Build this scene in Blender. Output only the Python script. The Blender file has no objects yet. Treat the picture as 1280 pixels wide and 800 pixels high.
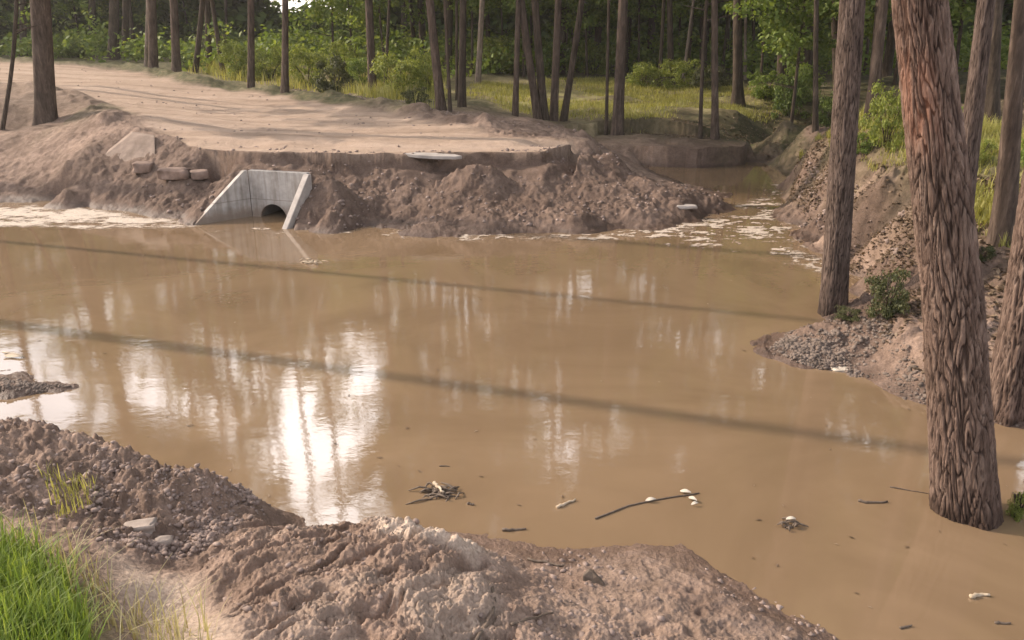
import bpy, math, random
import numpy as np
from mathutils import Vector

random.seed(7)
RNG = np.random.default_rng(11)
SC = bpy.context.scene
COL = SC.collection
R = math.radians

# ------------------------------------------------------------------ camera
F = 1005.0                      # focal length in pixels of a 1280 wide picture
CH = 2.3                        # camera height above the pond
PITCH = R(19.45)
CP, SP = math.cos(PITCH), math.sin(PITCH)

def ray(u, v):
    a = (u - 640.0) / F
    b = (400.0 - v) / F
    return np.array([a, CP + b * SP, -SP + b * CP])

def at(u, v, z=0.0):
    d = ray(u, v)
    t = (z - CH) / d[2]
    return np.array([d[0] * t, d[1] * t, z])

def at_y(u, v, y):
    d = ray(u, v)
    t = y / d[1]
    return np.array([d[0] * t, y, CH + d[2] * t])

# ------------------------------------------------------------------ noise
def _hash(ix, iy, seed):
    h = (ix.astype(np.int64) * 374761393 + iy.astype(np.int64) * 668265263 + seed * 974634777) & 0xFFFFFFFF
    h = ((h ^ (h >> 13)) * 1274126177) & 0xFFFFFFFF
    h = (h ^ (h >> 16)) & 0xFFFFFFFF
    return h.astype(np.float64) / 4294967295.0

def vnoise(x, y, seed=0):
    ix = np.floor(x); iy = np.floor(y)
    fx = x - ix; fy = y - iy
    fx = fx * fx * fx * (fx * (fx * 6 - 15) + 10)
    fy = fy * fy * fy * (fy * (fy * 6 - 15) + 10)
    a = _hash(ix, iy, seed); b = _hash(ix + 1, iy, seed)
    c = _hash(ix, iy + 1, seed); d = _hash(ix + 1, iy + 1, seed)
    return (a + (b - a) * fx + (c - a) * fy + (a - b - c + d) * fx * fy) * 2 - 1

def fbm(x, y, octv=4, seed=0, gain=0.5):
    s = np.zeros_like(x); amp = 1.0; f = 1.0
    for o in range(octv):
        c, sn = math.cos(o * 1.3), math.sin(o * 1.3)
        s += amp * vnoise((x * c - y * sn) * f, (x * sn + y * c) * f, seed + o * 17)
        amp *= gain; f *= 2.03
    return s

def worley(x, y, seed=0, wrap=None):
    ix = np.floor(x); iy = np.floor(y)
    f1 = np.full(x.shape, 9.0); f2 = np.full(x.shape, 9.0); idv = np.zeros(x.shape)
    for dx in (-1, 0, 1):
        for dy in (-1, 0, 1):
            cx = ix + dx; cy = iy + dy
            hx = np.mod(cx, wrap) if wrap else cx
            px = cx + _hash(hx, cy, seed); py = cy + _hash(hx, cy, seed + 5)
            d = np.sqrt((px - x) ** 2 + (py - y) ** 2)
            hid = _hash(hx, cy, seed + 9)
            n = d < f1
            f2 = np.where(n, f1, np.minimum(f2, d))
            idv = np.where(n, hid, idv)
            f1 = np.where(n, d, f1)
    return f1, f2, idv

def smooth(e0, e1, x):
    t = np.clip((x - e0) / (e1 - e0), 0, 1)
    return t * t * (3 - 2 * t)

# ------------------------------------------------------------------ terrain control points
ctrl = []
def P(z, *uv):
    for u, v in uv:
        ctrl.append(at(u, v, z))
def W(*pts):
    for p in pts:
        ctrl.append(np.array(p, float))

# pond bed
W((-4, 6, -.4), (0, 6, -.4), (2.6, 6.2, -.35), (-6, 8, -.4), (-2, 8.2, -.4), (1.5, 8, -.35), (-1, 4.9, -.3), (1.2, 4.4, -.3), (2.4, 4.6, -.25),
  (2.29, 3.45, -.12), (2.0, 2.6, -.2), (3.2, 2.6, -.12), (-8, 8, -.35), (-8, 10, -.3), (-3.4, 9.6, -.3), (-7, 6, -.35), (-6, 5, -.3), (2.2, 1.6, -.12), (3.6, 1.2, 0.0),
  (.2, 9.2, -.25), (2.4, 9.2, -.1))
# left shore off frame
W((-10.3, 6, .4), (-10.5, 8.2, .5), (-11, 10, .6), (-9.6, 5, .35), (-13, 8, 1.0), (-13, 12, 1.2), (-8, 3.5, .5), (-9.4, 8, .05), (-9.3, 10, .1))
# far waterline and the wet toe just in front of it
P(0, (-120, 250), (-40, 252), (30, 254), (75, 250), (110, 258), (170, 266), (230, 274), (400, 284), (450, 284), (520, 288), (620, 291), (700, 291), (780, 286), (850, 280), (885, 268), (908, 255), (918, 244))
P(-.08, (30, 264), (160, 276), (450, 297), (620, 304), (760, 300), (900, 285), (980, 262))
# rough foot of the far bank
P(.14, (120, 245), (200, 255), (420, 268), (520, 275), (620, 277), (720, 274), (800, 268), (855, 259))
P(.24, (140, 232), (200, 238), (250, 240), (430, 248), (520, 252), (620, 252), (720, 248), (800, 245))
P(.34, (160, 222), (260, 228), (440, 237), (540, 237), (640, 237), (700, 236), (760, 236))
P(.40, (780, 222), (815, 226)); P(.29, (860, 235)); P(.15, (892, 246)); P(.24, (835, 246)); W((1.3, 12.1, .30), (1.9, 11.9, .22), (2.3, 11.5, .10), (.7, 12.2, .5))
P(.46, (450, 220), (540, 220), (640, 220), (700, 220), (750, 218))
W((1.6, 12.9, .12), (2.3, 12.9, .1), (3.0, 12.7, .05), (2.6, 11.9, .1))
# top edge of the scarp
P(.74, (215, 181), (260, 187), (300, 190), (350, 194), (400, 196), (450, 193), (510, 193), (570, 195), (620, 196), (680, 193), (730, 190), (765, 188))
P(.50, (222, 213), (290, 214), (400, 216))
# headwall surroundings
P(.56, (300, 213), (345, 213), (385, 213)); P(.2, (280, 235), (262, 252)); P(.45, (400, 228), (428, 228)); P(.22, (398, 262), (425, 262))
W((-2.35, 10.45, .56), (-2.25, 10.2, .46), (-2.3, 9.98, .26), (-3.8, 10.8, .5), (-4.15, 10.55, .22))
# road surface
P(.76, (300, 180), (400, 182), (500, 183), (600, 186), (680, 186))
P(.80, (300, 160), (400, 160), (500, 165), (600, 172), (660, 176))
P(.86, (300, 135), (400, 140), (480, 145), (250, 140), (220, 160))
P(1.0, (220, 120), (300, 118), (170, 130))
P(1.2, (190, 98), (120, 108), (230, 101), (140, 90))
P(1.42, (60, 84), (100, 82), (20, 80)); P(1.2, (40, 105)); P(1.1, (90, 122)); P(1.0, (140, 140))
# verge beyond the road
P(.95, (330, 114), (400, 122), (460, 134)); P(.84, (520, 146), (600, 156)); P(.72, (680, 166), (740, 176))
P(.95, (500, 128), (430, 118)); P(1.05, (370, 105)); P(.86, (580, 138), (660, 145))
# slope of the left bank, gully at far left
P(.95, (90, 140), (130, 152)); P(.85, (60, 150), (160, 165)); P(.72, (30, 160), (110, 180)); P(.5, (20, 190), (80, 205), (120, 205)); P(.22, (10, 225), (60, 225)); P(.4, (-40, 200)); P(.8, (-60, 150)); P(.62, (150, 190)); P(.25, (85, 235)); P(1.1, (0, 130), (-80, 120))
# low ground right of the road, stream
P(.38, (800, 176), (850, 176), (900, 176)); P(.44, (780, 168)); P(.5, (830, 164), (900, 166), (950, 168)); P(.1, (830, 196), (880, 198), (925, 196)); P(.3, (875, 184), (925, 181))
P(.02, (800, 203), (860, 205), (920, 205), (960, 200)); P(-.08, (950, 192), (975, 187), (1000, 183)); P(-.15, (935, 214), (962, 222), (962, 240), (975, 252), (950, 205))

P(.3, (960, 178), (1000, 172)); P(.35, (1020, 178))
# meadow
P(.6, (700, 155), (770, 156), (850, 156), (900, 158)); P(.7, (700, 135), (780, 130), (850, 135), (920, 140)); P(.85, (700, 112), (800, 108), (880, 112), (950, 118)); P(1.0, (640, 100), (760, 92), (860, 94), (960, 95)); P(.7, (980, 150), (1010, 160))
# right bank
P(.0, (992, 200), (985, 225), (985, 252), (1010, 285), (1045, 305), (1075, 325), (1085, 350), (1075, 372), (1035, 400), (1000, 415), (958, 443), (1000, 455), (1070, 465), (1130, 497), (1175, 508), (1235, 512), (1300, 535))
P(.12, (1010, 270), (1050, 292), (1020, 415), (1060, 425), (1100, 440), (1150, 470)); P(.2, (1040, 388), (1075, 395)); P(.1, (1090, 335))
P(.45, (1020, 225), (1060, 260), (1100, 290)); P(.28, (1100, 330), (1120, 385), (1150, 420)); P(.25, (1000, 240), (1030, 272))
P(.75, (1010, 190), (1050, 205), (1100, 235), (1160, 262)); P(.5, (1000, 200)); P(.95, (1060, 180), (1110, 192), (1160, 215), (1230, 240)); P(.75, (1220, 290), (1290, 300)); P(.55, (1180, 320), (1230, 340), (1300, 360))
P(.35, (1190, 400), (1250, 410), (1320, 430)); P(.2, (1200, 460), (1260, 480), (1330, 490)); P(1.15, (1060, 160), (1120, 165), (1200, 180), (1290, 190)); P(1.2, (1100, 140), (1240, 150))
P(.5, (1020, 172)); P(.9, (1035, 165))
P(-.03, (1275, 600), (1300, 640)); P(.04, (1310, 610), (1340, 640)); P(.3, (1420, 600)); P(.2, (1400, 540))
# spit at the left edge
P(.05, (-30, 484), (20, 484), (60, 485)); P(0, (92, 485), (40, 478), (40, 495), (-40, 470)); P(-.12, (130, 480), (60, 455), (60, 515))
# near left mound
P(.45, (-40, 522), (0, 530), (50, 536), (100, 546)); P(.42, (150, 560)); P(.33, (210, 585), (250, 597)); P(.2, (300, 612)); P(.08, (345, 632)); P(0, (362, 640))
P(.44, (20, 560), (80, 575)); P(.36, (120, 610), (180, 620)); P(.3, (230, 640), (160, 650), (200, 665)); P(.22, (270, 640), (310, 640)); P(.42, (40, 620)); P(.28, (230, 675))
for (u, v, z) in ((-40, 522, .45), (0, 530, .45), (50, 536, .45), (100, 546, .45), (150, 560, .42), (210, 583, .33), (250, 597, .3), (300, 612, .2), (340, 628, .1)):
    for f, dz in ((.62, .05), (.25, .09), (-.1, .10)):
        p = at(u, v, z * f); p[2] -= dz; ctrl.append(p)
# near right mound
for (u, v, z) in ((360, 652, .3), (420, 650, .3), (470, 648, .33), (520, 666, .33)):
    for f, dz in ((.62, .05), (.3, .07)):
        p = at(u, v, z * f); p[2] -= dz; ctrl.append(p)
P(.3, (310, 657), (360, 652), (420, 652)); P(.33, (470, 650), (520, 668)); P(.28, (570, 685)); P(.2, (620, 705)); P(.12, (650, 722)); P(.42, (380, 690), (300, 700), (460, 700)); P(.38, (540, 710)); P(.3, (600, 740), (240, 705))
P(.5, (330, 750), (420, 745), (500, 760)); P(.55, (350, 800), (460, 800), (400, 830)); P(.42, (570, 780)); P(.32, (630, 770), (660, 800))
P(.34, (220, 740), (270, 760), (200, 780)); P(.42, (140, 700), (170, 730)); P(.52, (60, 700), (20, 670), (100, 760)); P(.5, (220, 830)); P(.6, (40, 800))
# flat shelf beside it and its shore
P(0, (370, 645), (480, 642), (560, 655), (640, 668), (720, 684), (790, 678), (850, 680), (885, 700), (930, 725), (990, 762), (1040, 785), (1090, 815), (1140, 850))
P(-.08, (420, 630), (620, 645), (800, 660), (900, 690), (1000, 740), (1100, 790))
P(.03, (700, 702), (650, 697), (610, 692)); P(.015, (600, 674), (660, 684), (560, 666)); P(.05, (750, 714), (830, 707)); P(.09, (740, 745), (840, 740), (700, 755)); P(.12, (780, 785), (880, 765), (940, 785)); P(.06, (900, 738), (970, 778), (1020, 803)); P(.17, (800, 830), (720, 820))
W((0, 0, .7), (-1, 1, .68), (1, 1, .5), (0, -2, .75), (-3, 0, .75), (2.2, 0, .35), (3, -2, .6), (0, -8, .9), (-4, 2, .65), (-6, 3, .6))
# far ring
for k in range(26):
    a = k / 26 * 2 * math.pi
    for rr, zz in ((45, 1.2), (110, 1.3), (260, 1.5)):
        W((rr * math.sin(a), rr * math.cos(a) + 4, zz))
W((12, 8, 1.3), (9, 14, 1.35), (12, 22, 1.4), (4, 30, 1.1), (-4, 28, 1.15), (-12, 30, 1.45), (-16, 22, 1.5), (-14, 16, 1.2), (10, 3, 1.0), (8, -4, 1.0), (-12, 0, .9), (-22, 34, 1.6), (14, 32, 1.2), (0, -20, 1.1))
ctrl = np.array(ctrl)
_, _ui = np.unique(np.round(ctrl[:, :2], 2), axis=0, return_index=True)
ctrl = ctrl[np.sort(_ui)]
CC = .07
_D = np.sqrt(((ctrl[:, None, :2] - ctrl[None, :, :2]) ** 2).sum(-1) + CC * CC)
_n = len(ctrl)
_A = np.zeros((_n + 1, _n + 1)); _A[:_n, :_n] = -_D + np.eye(_n) * -0.0; _A[:_n, _n] = 1; _A[_n, :_n] = 1
_A[:_n, :_n] += np.eye(_n) * 0.02
_sol = np.linalg.solve(_A, np.append(ctrl[:, 2], 0))
_w, _c = _sol[:_n], _sol[_n]

def base_h(x, y):
    x = np.atleast_1d(np.asarray(x, float)); y = np.atleast_1d(np.asarray(y, float))
    out = np.empty(x.shape); N = 20000
    cx = ctrl[:, 0].astype(np.float32); cy = ctrl[:, 1].astype(np.float32); w32 = _w.astype(np.float32)
    xf = x.ravel(); yf = y.ravel(); of = out.ravel()
    for i in range(0, len(xf), N):
        dx = xf[i:i + N, None].astype(np.float32) - cx; dy = yf[i:i + N, None].astype(np.float32) - cy
        of[i:i + N] = -(np.sqrt(dx * dx + dy * dy + np.float32(CC * CC)) @ w32) + _c
    return of.reshape(x.shape)

_TS = np.concatenate([np.linspace(1.6, 16, 700), np.linspace(16.05, 70, 600)])
def hit(u, v):
    d = ray(u, v)
    x = d[0] * _TS; y = d[1] * _TS; z = CH + d[2] * _TS
    g = base_h(x, y)
    k = np.nonzero(z < np.maximum(g, -0.0))[0]
    if len(k) == 0:
        t = 40.0
        return np.array([d[0] * t, d[1] * t, base_h([d[0] * t], [d[1] * t])[0]])
    t = _TS[k[0]]
    return np.array([d[0] * t, d[1] * t, max(g[k[0]], 0)])

def poly(*uv):
    return np.array([hit(u, v)[:2] for u, v in uv])

def sdf(x, y, pl):
    """signed distance to a polygon, positive inside"""
    d = np.full(x.shape, 1e9); inside = np.zeros(x.shape, bool)
    n = len(pl)
    for i in range(n):
        a = pl[i]; b = pl[(i + 1) % n]
        e = b - a; L = e @ e + 1e-12
        t = np.clip(((x - a[0]) * e[0] + (y - a[1]) * e[1]) / L, 0, 1)
        d = np.minimum(d, (x - a[0] - t * e[0]) ** 2 + (y - a[1] - t * e[1]) ** 2)
        if a[1] != b[1]:
            c = ((a[1] > y) != (b[1] > y)) & (x < (b[0] - a[0]) * (y - a[1]) / (b[1] - a[1]) + a[0])
            inside ^= c
    d = np.sqrt(d)
    return np.where(inside, d, -d)

ROAD = poly((200, 170), (260, 184), (350, 191), (450, 190), (570, 193), (680, 191), (768, 187), (740, 181), (640, 169), (520, 149), (420, 130), (330, 117), (230, 103), (150, 88), (60, 80), (-60, 76), (-60, 100), (70, 112), (120, 128), (160, 145))
LEDGE = np.array([at(u, v, .36)[:2] for u, v in ((772, 181), (820, 184), (870, 186), (926, 183), (930, 177), (880, 171), (800, 166), (740, 168), (740, 176))])
MEADOW = poly((560, 118), (640, 140), (700, 146), (800, 152), (960, 158), (1010, 140), (980, 112), (900, 100), (800, 98), (700, 100), (600, 104))
VERGE = poly((240, 96), (330, 109), (420, 117), (520, 137), (560, 138), (560, 100), (400, 78), (300, 72), (230, 80))
RBANK = poly((1040, 170), (1080, 190), (1170, 215), (1240, 260), (1300, 280), (1320, 180), (1200, 150), (1080, 140))
NEARG = poly((-80, 690), (0, 700), (50, 712), (85, 745), (105, 790), (115, 850), (-20, 900), (-120, 800))
HOLLOW = poly((140, 690), (190, 712), (250, 715), (300, 770), (330, 830), (190, 830), (140, 740))
LMOUND = poly((-80, 520), (0, 528), (100, 544), (230, 588), (340, 628), (330, 645), (250, 690), (190, 700), (120, 680), (60, 650), (-80, 630))
RMOUND = poly((250, 660), (330, 650), (470, 648), (560, 678), (640, 716), (655, 760), (640, 830), (330, 850), (260, 730))
CRUST = poly((452, 648), (490, 645), (560, 670), (600, 690), (590, 705), (530, 690), (470, 668))
CRUSTB = poly((480, 735), (560, 715), (612, 735), (618, 765), (600, 790), (540, 800), (500, 770))
SHELF = poly((640, 690), (720, 690), (850, 684), (930, 728), (1060, 800), (1000, 850), (660, 840), (665, 760))
SPIT = poly((955, 444), (1010, 408), (1060, 396), (1130, 430), (1160, 490), (1300, 520), (1300, 560), (1140, 505), (1060, 470), (1000, 458))

# headwall footprint (world)
HB0 = np.array([-3.50, 10.78]); HB1 = np.array([-2.66, 10.52])
HF0 = np.array([-4.09, 10.20]); HF1 = np.array([-2.93, 9.98])
_wd = (HB1 - HB0) / np.linalg.norm(HB1 - HB0); _wn = np.array([_wd[1], -_wd[0]])      # outward, to the camera
BASIN = np.array([HB0 - _wn * .02, HB1 - _wn * .02, HF1, HF1 + (0.05, -.3), HF0 + (0, -.3), HF0])

def masks(x, y):
    m = {}
    wob = fbm(x * 1.3, y * 1.3, 3, 3) * .22
    m['road'] = smooth(-.03, .05, sdf(x, y, ROAD) - .12 * vnoise(x * 1.3, y * 1.3, 121) - .025 * vnoise(x * 6, y * 6, 122)) * (1 - smooth(12.3, 13, y)) + smooth(12.3, 13, y) * smooth(-.15, .35, sdf(x, y, ROAD) + wob * .8)
    m['meadow'] = np.maximum(smooth(-1.0, 1.2, sdf(x, y, MEADOW) + wob * 3), .8 * smooth(-.8, .8, sdf(x, y, VERGE) + wob * 2))
    m['rbank'] = smooth(-.4, .6, sdf(x, y, RBANK) + wob * 1.5)
    m['nearg'] = smooth(-.12, .15, sdf(x, y, NEARG) + wob * .25)
    m['hollow'] = smooth(-.08, .12, sdf(x, y, HOLLOW) + wob * .15)
    m['lm'] = smooth(-.1, .12, sdf(x, y, LMOUND) + wob * .2)
    m['rm'] = smooth(-.08, .12, sdf(x, y, RMOUND) + wob * .1)
    m['crust'] = np.maximum(smooth(-.03, .05, sdf(x, y, CRUST) + wob * .15), .45 * smooth(-.04, .08, sdf(x, y, CRUSTB) + wob * .3))
    m['shelf'] = smooth(-.1, .15, sdf(x, y, SHELF) + wob * .2)
    m['spit'] = smooth(-.1, .15, sdf(x, y, SPIT) + wob * .2)
    r = np.hypot(x, y)
    m['far'] = smooth(12, 18, r)
    return m

def detail_h(x, y, m):
    r = np.hypot(x, y)
    near = 1 - smooth(4.6, 6, r)
    h = np.zeros(x.shape)
    h += fbm(x * 1.1, y * 1.1, 3, 21) * .035 * (1 - m['road']) 
    # generic rough soil: lumps on the banks
    rough = (1 - m['road']) * (1 - .7 * m['far']) * (1 - .6 * m['meadow'])
    f1, f2, idv = worley(x * 4.2 + fbm(x * 3, y * 3, 2, 5) * .3, y * 4.2, 31)
    dome = np.clip(1 - (f1 / .75) ** 2, 0, 1) * (.35 + idv * .9)
    h += (dome - .25) * .018 * rough * (1 - near)
    f1, f2, idv = worley(x * 11, y * 11, 37)
    h += (np.clip(1 - (f1 / .75) ** 2, 0, 1) * idv - .2) * .030 * rough * (1 - near) * smooth(-.5, .3, fbm(x * 1.5, y * 1.5, 2, 39))
    h += fbm(x * 3.1, y * 3.1, 4, 40, .6) * .022 * rough * (1 - near)
    h += fbm(x * 9, y * 9, 5, 41, .68) * .016 * rough * (1 - near)
    rbk = smooth(2.2, 2.8, x) * smooth(5, 6, y) * (1 - smooth(15, 18, y)) * (1 - m['spit'])
    f1, f2, idv = worley(x * 7 + vnoise(x * 5, y * 5, 49) * .4, y * 7, 47)
    h += rbk * (np.clip(1 - (f1 / .75) ** 2, 0, 1) * idv * .055 - .012)
    # steps and slumped slabs in the far bank
    fb = smooth(8.8, 9.6, y) * (1 - smooth(12, 13, y)) * (1 - m['road'])
    f1, f2, idv = worley(x * 2.2 + 4, y * 3.0, 77)
    h += fb * (idv - .5) * .035
    f1, f2, idv = worley(x * 15 + vnoise(x * 9, y * 9, 79) * .5, y * 19, 78)
    h += (fb * .6 + rbk) * (idv ** 1.5 * smooth(.03, .3, f2 - f1) * .042 - .008) * smooth(-.5, .3, fbm(x * 2.2, y * 2.2, 2, 80))
    # near ground: clods
    f1, f2, idv = worley(x * 22 + vnoise(x * 15, y * 15, 9) * .3, y * 22, 51)
    cl = np.clip(1 - (f1 / .7) ** 2, 0, 1) * (idv ** 2) * .6 + idv ** 2 * smooth(.02, .3, f2 - f1) * .5
    g1, g2, gid = worley(x * 48, y * 48, 61)
    cs = np.clip(1 - (g1 / .7) ** 2, 0, 1) * gid
    clod = near * np.clip(m['lm'] + .08 * m['rm'] + .12 * m['shelf'] * smooth(-.1, .5, fbm(x * 1.7, y * 1.7, 2, 15)) + m['spit'] * 0, 0, 1) * (1 - m['nearg']) * (1 - m['hollow'])
    h += clod * (cl * .038 + cs * .014)
    h += near * fbm(x * 7, y * 7, 4, 63, .55) * (.016 + .012 * m['lm']) * (1 - .75 * m['hollow'])
    # raked furrows on the right mound, running up and to the right
    ca, sa = math.cos(R(52)), math.sin(R(52))
    al = x * ca + y * sa; ac = -x * sa + y * ca
    fu = fbm(al * 3.5 + 3, ac * 17 + fbm(x * 5, y * 5, 2, 8) * .8, 4, 71, .6)
    h += near * m['rm'] * (1 - .6 * m['crust']) * (fu * .009 - np.clip(-fu - .3, 0, 1) * .034)
    f1, f2, idv = worley(x * 34 + vnoise(x * 20, y * 20, 19) * .4, y * 34, 53)
    c1 = idv ** 1.6 * smooth(.02, .28, f2 - f1)
    f1, f2, idv = worley(x * 75, y * 75, 57)
    c2 = idv * smooth(.02, .3, f2 - f1)
    crumb = c1 * .020 * smooth(-.6, .3, fbm(x * 4, y * 4, 3, 58)) + c2 * .007
    h += near * np.clip(m['rm'] * (1 - .3 * m['crust']) + .45 * m['shelf'] + .5 * m['lm'], 0, 1) * crumb
    pit = vnoise(al * 9, ac * 18, 88)
    h -= near * m['rm'] * smooth(.36, .66, pit) * .034
    h += near * m['shelf'] * (fbm(x * 9, y * 9, 4, 75, .6) * .012 - smooth(.5, .85, vnoise(x * 13, y * 13, 76)) * .02)
    h += near * fbm(x * 60, y * 60, 2, 79) * .0035 * (1 - .4 * m['hollow'])
    # crust on the crest
    h += near * m['crust'] * (.022 + .02 * fbm(x * 22, y * 22, 3, 83))
    # spit pebbly
    f1, f2, idv = worley(x * 15, y * 15, 91)
    h += m['spit'] * (np.clip(1 - (f1 / .7) ** 2, 0, 1) * idv * .028)
    # road: ruts along it
    ra = R(-27)
    al = x * math.cos(ra) + y * math.sin(ra); ac = -x * math.sin(ra) + y * math.cos(ra)
    h += m['road'] * (fbm(al * .35, ac * 2.6, 3, 95) * .018 + fbm(x * 6, y * 6, 3, 96) * .006)
    h -= m['road'] * .05 * np.exp(-((ac - 13.6 - .25 * vnoise(al * .3, al * 0, 4)) / .13) ** 2)
    # windrow of clods on the far road edge
    sd = sdf(x, y, ROAD)
    wr = np.exp(-((sd + .35) / .35) ** 2) * smooth(13.0, 14.5, r)
    h += wr * (.06 + .10 * np.clip(fbm(x * 2.2, y * 2.2, 3, 99) + .3, 0, 1.5))
    h += m['far'] * (1 - m['road']) * fbm(x * .8, y * .8, 3, 101) * .06
    return h

def carve(x, y, z):
    s = sdf(x, y, BASIN)
    z = np.where(s > 0, np.minimum(z, -.18), z)
    # sharpen the scarp below the road edge, keep a clean water edge
    # earth lies against the outside of the right wing, just below its sloping top
    e = HF1 - HB1; Lw = np.linalg.norm(e); e = e / Lw; nn = np.array([-e[1], e[0]])
    if nn[0] < 0: nn = -nn
    sw = (x - HB1[0]) * e[0] + (y - HB1[1]) * e[1]; dw = (x - HB1[0]) * nn[0] + (y - HB1[1]) * nn[1]
    wt = .60 - (sw - .05) / (Lw - .07) * .66
    z = np.where((sw > -.05) & (sw < Lw + .35) & (dw > -.02) & (dw < .8), np.minimum(z, np.maximum(wt - .07, -.18) + np.maximum(dw - .1, 0) * 1.3), z)
    # undercut ledge of the washed out shelf by the stream
    dl = -sdf(x, y, LEDGE) + .12 * vnoise(x * 1.6, y * 1.6, 131)
    z = np.where((dl <= 0) & (dl > -1.2), z + (.36 + .03 * vnoise(x * 3, y * 3, 132) - z) * (1 - smooth(.3, 1.2, -dl)), z)
    z = np.where((dl > 0) & (dl < .6) & (y < 16.9), np.minimum(z, .36 - .27 * smooth(0, .26 + .1 * vnoise(x * 1.5, y * 1.5, 133), dl) + .03 * fbm(x * 4, y * 4, 3, 134)), z)
    # sheer drop under the broken road edge
    d = -sdf(x, y, ROAD) + .12 * vnoise(x * 1.3, y * 1.3, 121) + .025 * vnoise(x * 6, y * 6, 122)
    dk = smooth(.5, .1, -d) if False else (1 - smooth(.15, .7, -d))
    k = smooth(-4.9, -4.4, x) * (1 - smooth(1.2, 1.7, x)) * (1 - smooth(12.3, 12.8, y))
    z = np.where((d <= 0) & (d > -.7), z + (.755 + .012 * vnoise(x * 5, y * 5, 124) - z) * dk * k, z)
    z = np.where((d > 0) & (d < .5), np.minimum(z, 9 * (1 - k) + k * (.76 - (.24 + .10 * vnoise(x * 1.7, x * 0, 126)) * smooth(0, .07 + .05 * vnoise(x * 4, y * 0, 125), d) - .16 * smooth(.06, .5, d) + .03 * vnoise(x * 9, y * 9, 123) * smooth(.02, .1, d))), z)
    return z

# eroded ridges left of the headwall: sloping top, sheer right face
RIDGES = [((84, 231, .18), (168, 168, .86), (190, 170, .86), .30), ((122, 226, .24), (150, 205, .45), (184, 196, .60), .12)]
RW = [[at(*p) for p in rr[:3]] for rr in RIDGES]

def ridge_h(x, y, z):
    return z

def full_h(x, y, m=None):
    x = np.atleast_1d(np.asarray(x, float)); y = np.atleast_1d(np.asarray(y, float))
    if m is None:
        m = masks(x, y)
    z = base_h(x, y)
    dh = detail_h(x, y, m)
    z = z + dh * np.where(z < 0, np.clip(1 + z / .12, .15, 1) * .6, np.clip(z / .12, .35, 1))
    z = ridge_h(x, y, z)
    return carve(x, y, z)

def gz(x, y):
    return float(full_h([x], [y])[0])

# ------------------------------------------------------------------ object helpers
def new_mesh(name, V, Fq, mat=None, smooth_shade=True):
    V = np.ascontiguousarray(V, np.float32); Fq = np.ascontiguousarray(Fq, np.int32)
    me = bpy.data.meshes.new(name)
    me.vertices.add(len(V)); me.vertices.foreach_set('co', V.ravel())
    k = Fq.shape[1]
    me.loops.add(Fq.size); me.loops.foreach_set('vertex_index', Fq.ravel())
    me.polygons.add(len(Fq)); me.polygons.foreach_set('loop_start', np.arange(0, Fq.size, k, dtype=np.int32))
    me.polygons.foreach_set('loop_total', np.full(len(Fq), k, np.int32))
    me.update(calc_edges=True)
    if smooth_shade:
        me.polygons.foreach_set('use_smooth', np.ones(len(Fq), bool))
    if mat:
        me.materials.append(mat)
    return me

def link(name, me, parent=None, loc=(0, 0, 0)):
    o = bpy.data.objects.new(name, me); COL.objects.link(o)
    o.location = loc
    if parent:
        o.parent = parent
    return o

def tag(o, label=None, cat=None, group=None, kind=None):
    if label: o['label'] = label
    if cat: o['category'] = cat
    if group: o['group'] = group
    if kind: o['kind'] = kind
    return o

def empty(name, loc, label, cat, group=None):
    o = bpy.data.objects.new(name, None); COL.objects.link(o)
    o.location = loc; o.empty_display_size = .2
    return tag(o, label, cat, group)

class MB:
    def __init__(s):
        s.v = []; s.q = []; s.n = 0
    def add(s, V, Q):
        V = np.asarray(V, float); Q = np.asarray(Q, int)
        if Q.shape[1] == 3:
            Q = np.hstack([Q, Q[:, 2:3]])
        s.v.append(V); s.q.append(Q + s.n); s.n += len(V)
    def tube(s, pts, rad, n=8, cap=True, wob=0.0):
        pts = np.asarray(pts, float); rad = np.broadcast_to(np.asarray(rad, float), (len(pts),))
        T = np.gradient(pts, axis=0); T /= np.linalg.norm(T, axis=1)[:, None] + 1e-9
        ref = np.array([0, 0, 1.0]) if abs(T[0][2]) < .8 else np.array([1.0, 0, 0])
        A = np.cross(T, ref); A /= np.linalg.norm(A, axis=1)[:, None] + 1e-9
        B = np.cross(T, A)
        th = np.arange(n) / n * 2 * np.pi
        rr = rad[:, None] * (1 + wob * RNG.uniform(-1, 1, (len(pts), n)))
        V = pts[:, None, :] + A[:, None, :] * (np.cos(th) * rr)[:, :, None] + B[:, None, :] * (np.sin(th) * rr)[:, :, None]
        V = V.reshape(-1, 3)
        i = np.arange(len(pts) - 1)[:, None] * n; j = np.arange(n)[None, :]; j2 = (j + 1) % n
        Q = np.stack([i + j, i + j2, i + n + j2, i + n + j], -1).reshape(-1, 4)
        if cap:
            c0, c1 = len(V), len(V) + 1
            V = np.vstack([V, pts[0], pts[-1]])
            jj = np.arange(n); j2 = (jj + 1) % n; L = (len(pts) - 1) * n
            Q = np.vstack([Q, np.stack([j2, jj, np.full(n, c0), np.full(n, c0)], -1), np.stack([L + jj, L + j2, np.full(n, c1), np.full(n, c1)], -1)])
        s.add(V, Q)
    def build(s, name, mat, smooth_shade=True):
        V = np.vstack(s.v); Q = np.vstack(s.q)
        me = bpy.data.meshes.new(name)
        faces = [tuple(f) if f[2] != f[3] else tuple(f[:3]) for f in Q.tolist()]
        me.from_pydata(V.tolist(), [], faces); me.update()
        if smooth_shade:
            me.polygons.foreach_set('use_smooth', np.ones(len(faces), bool))
        if mat: me.materials.append(mat)
        return me

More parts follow.
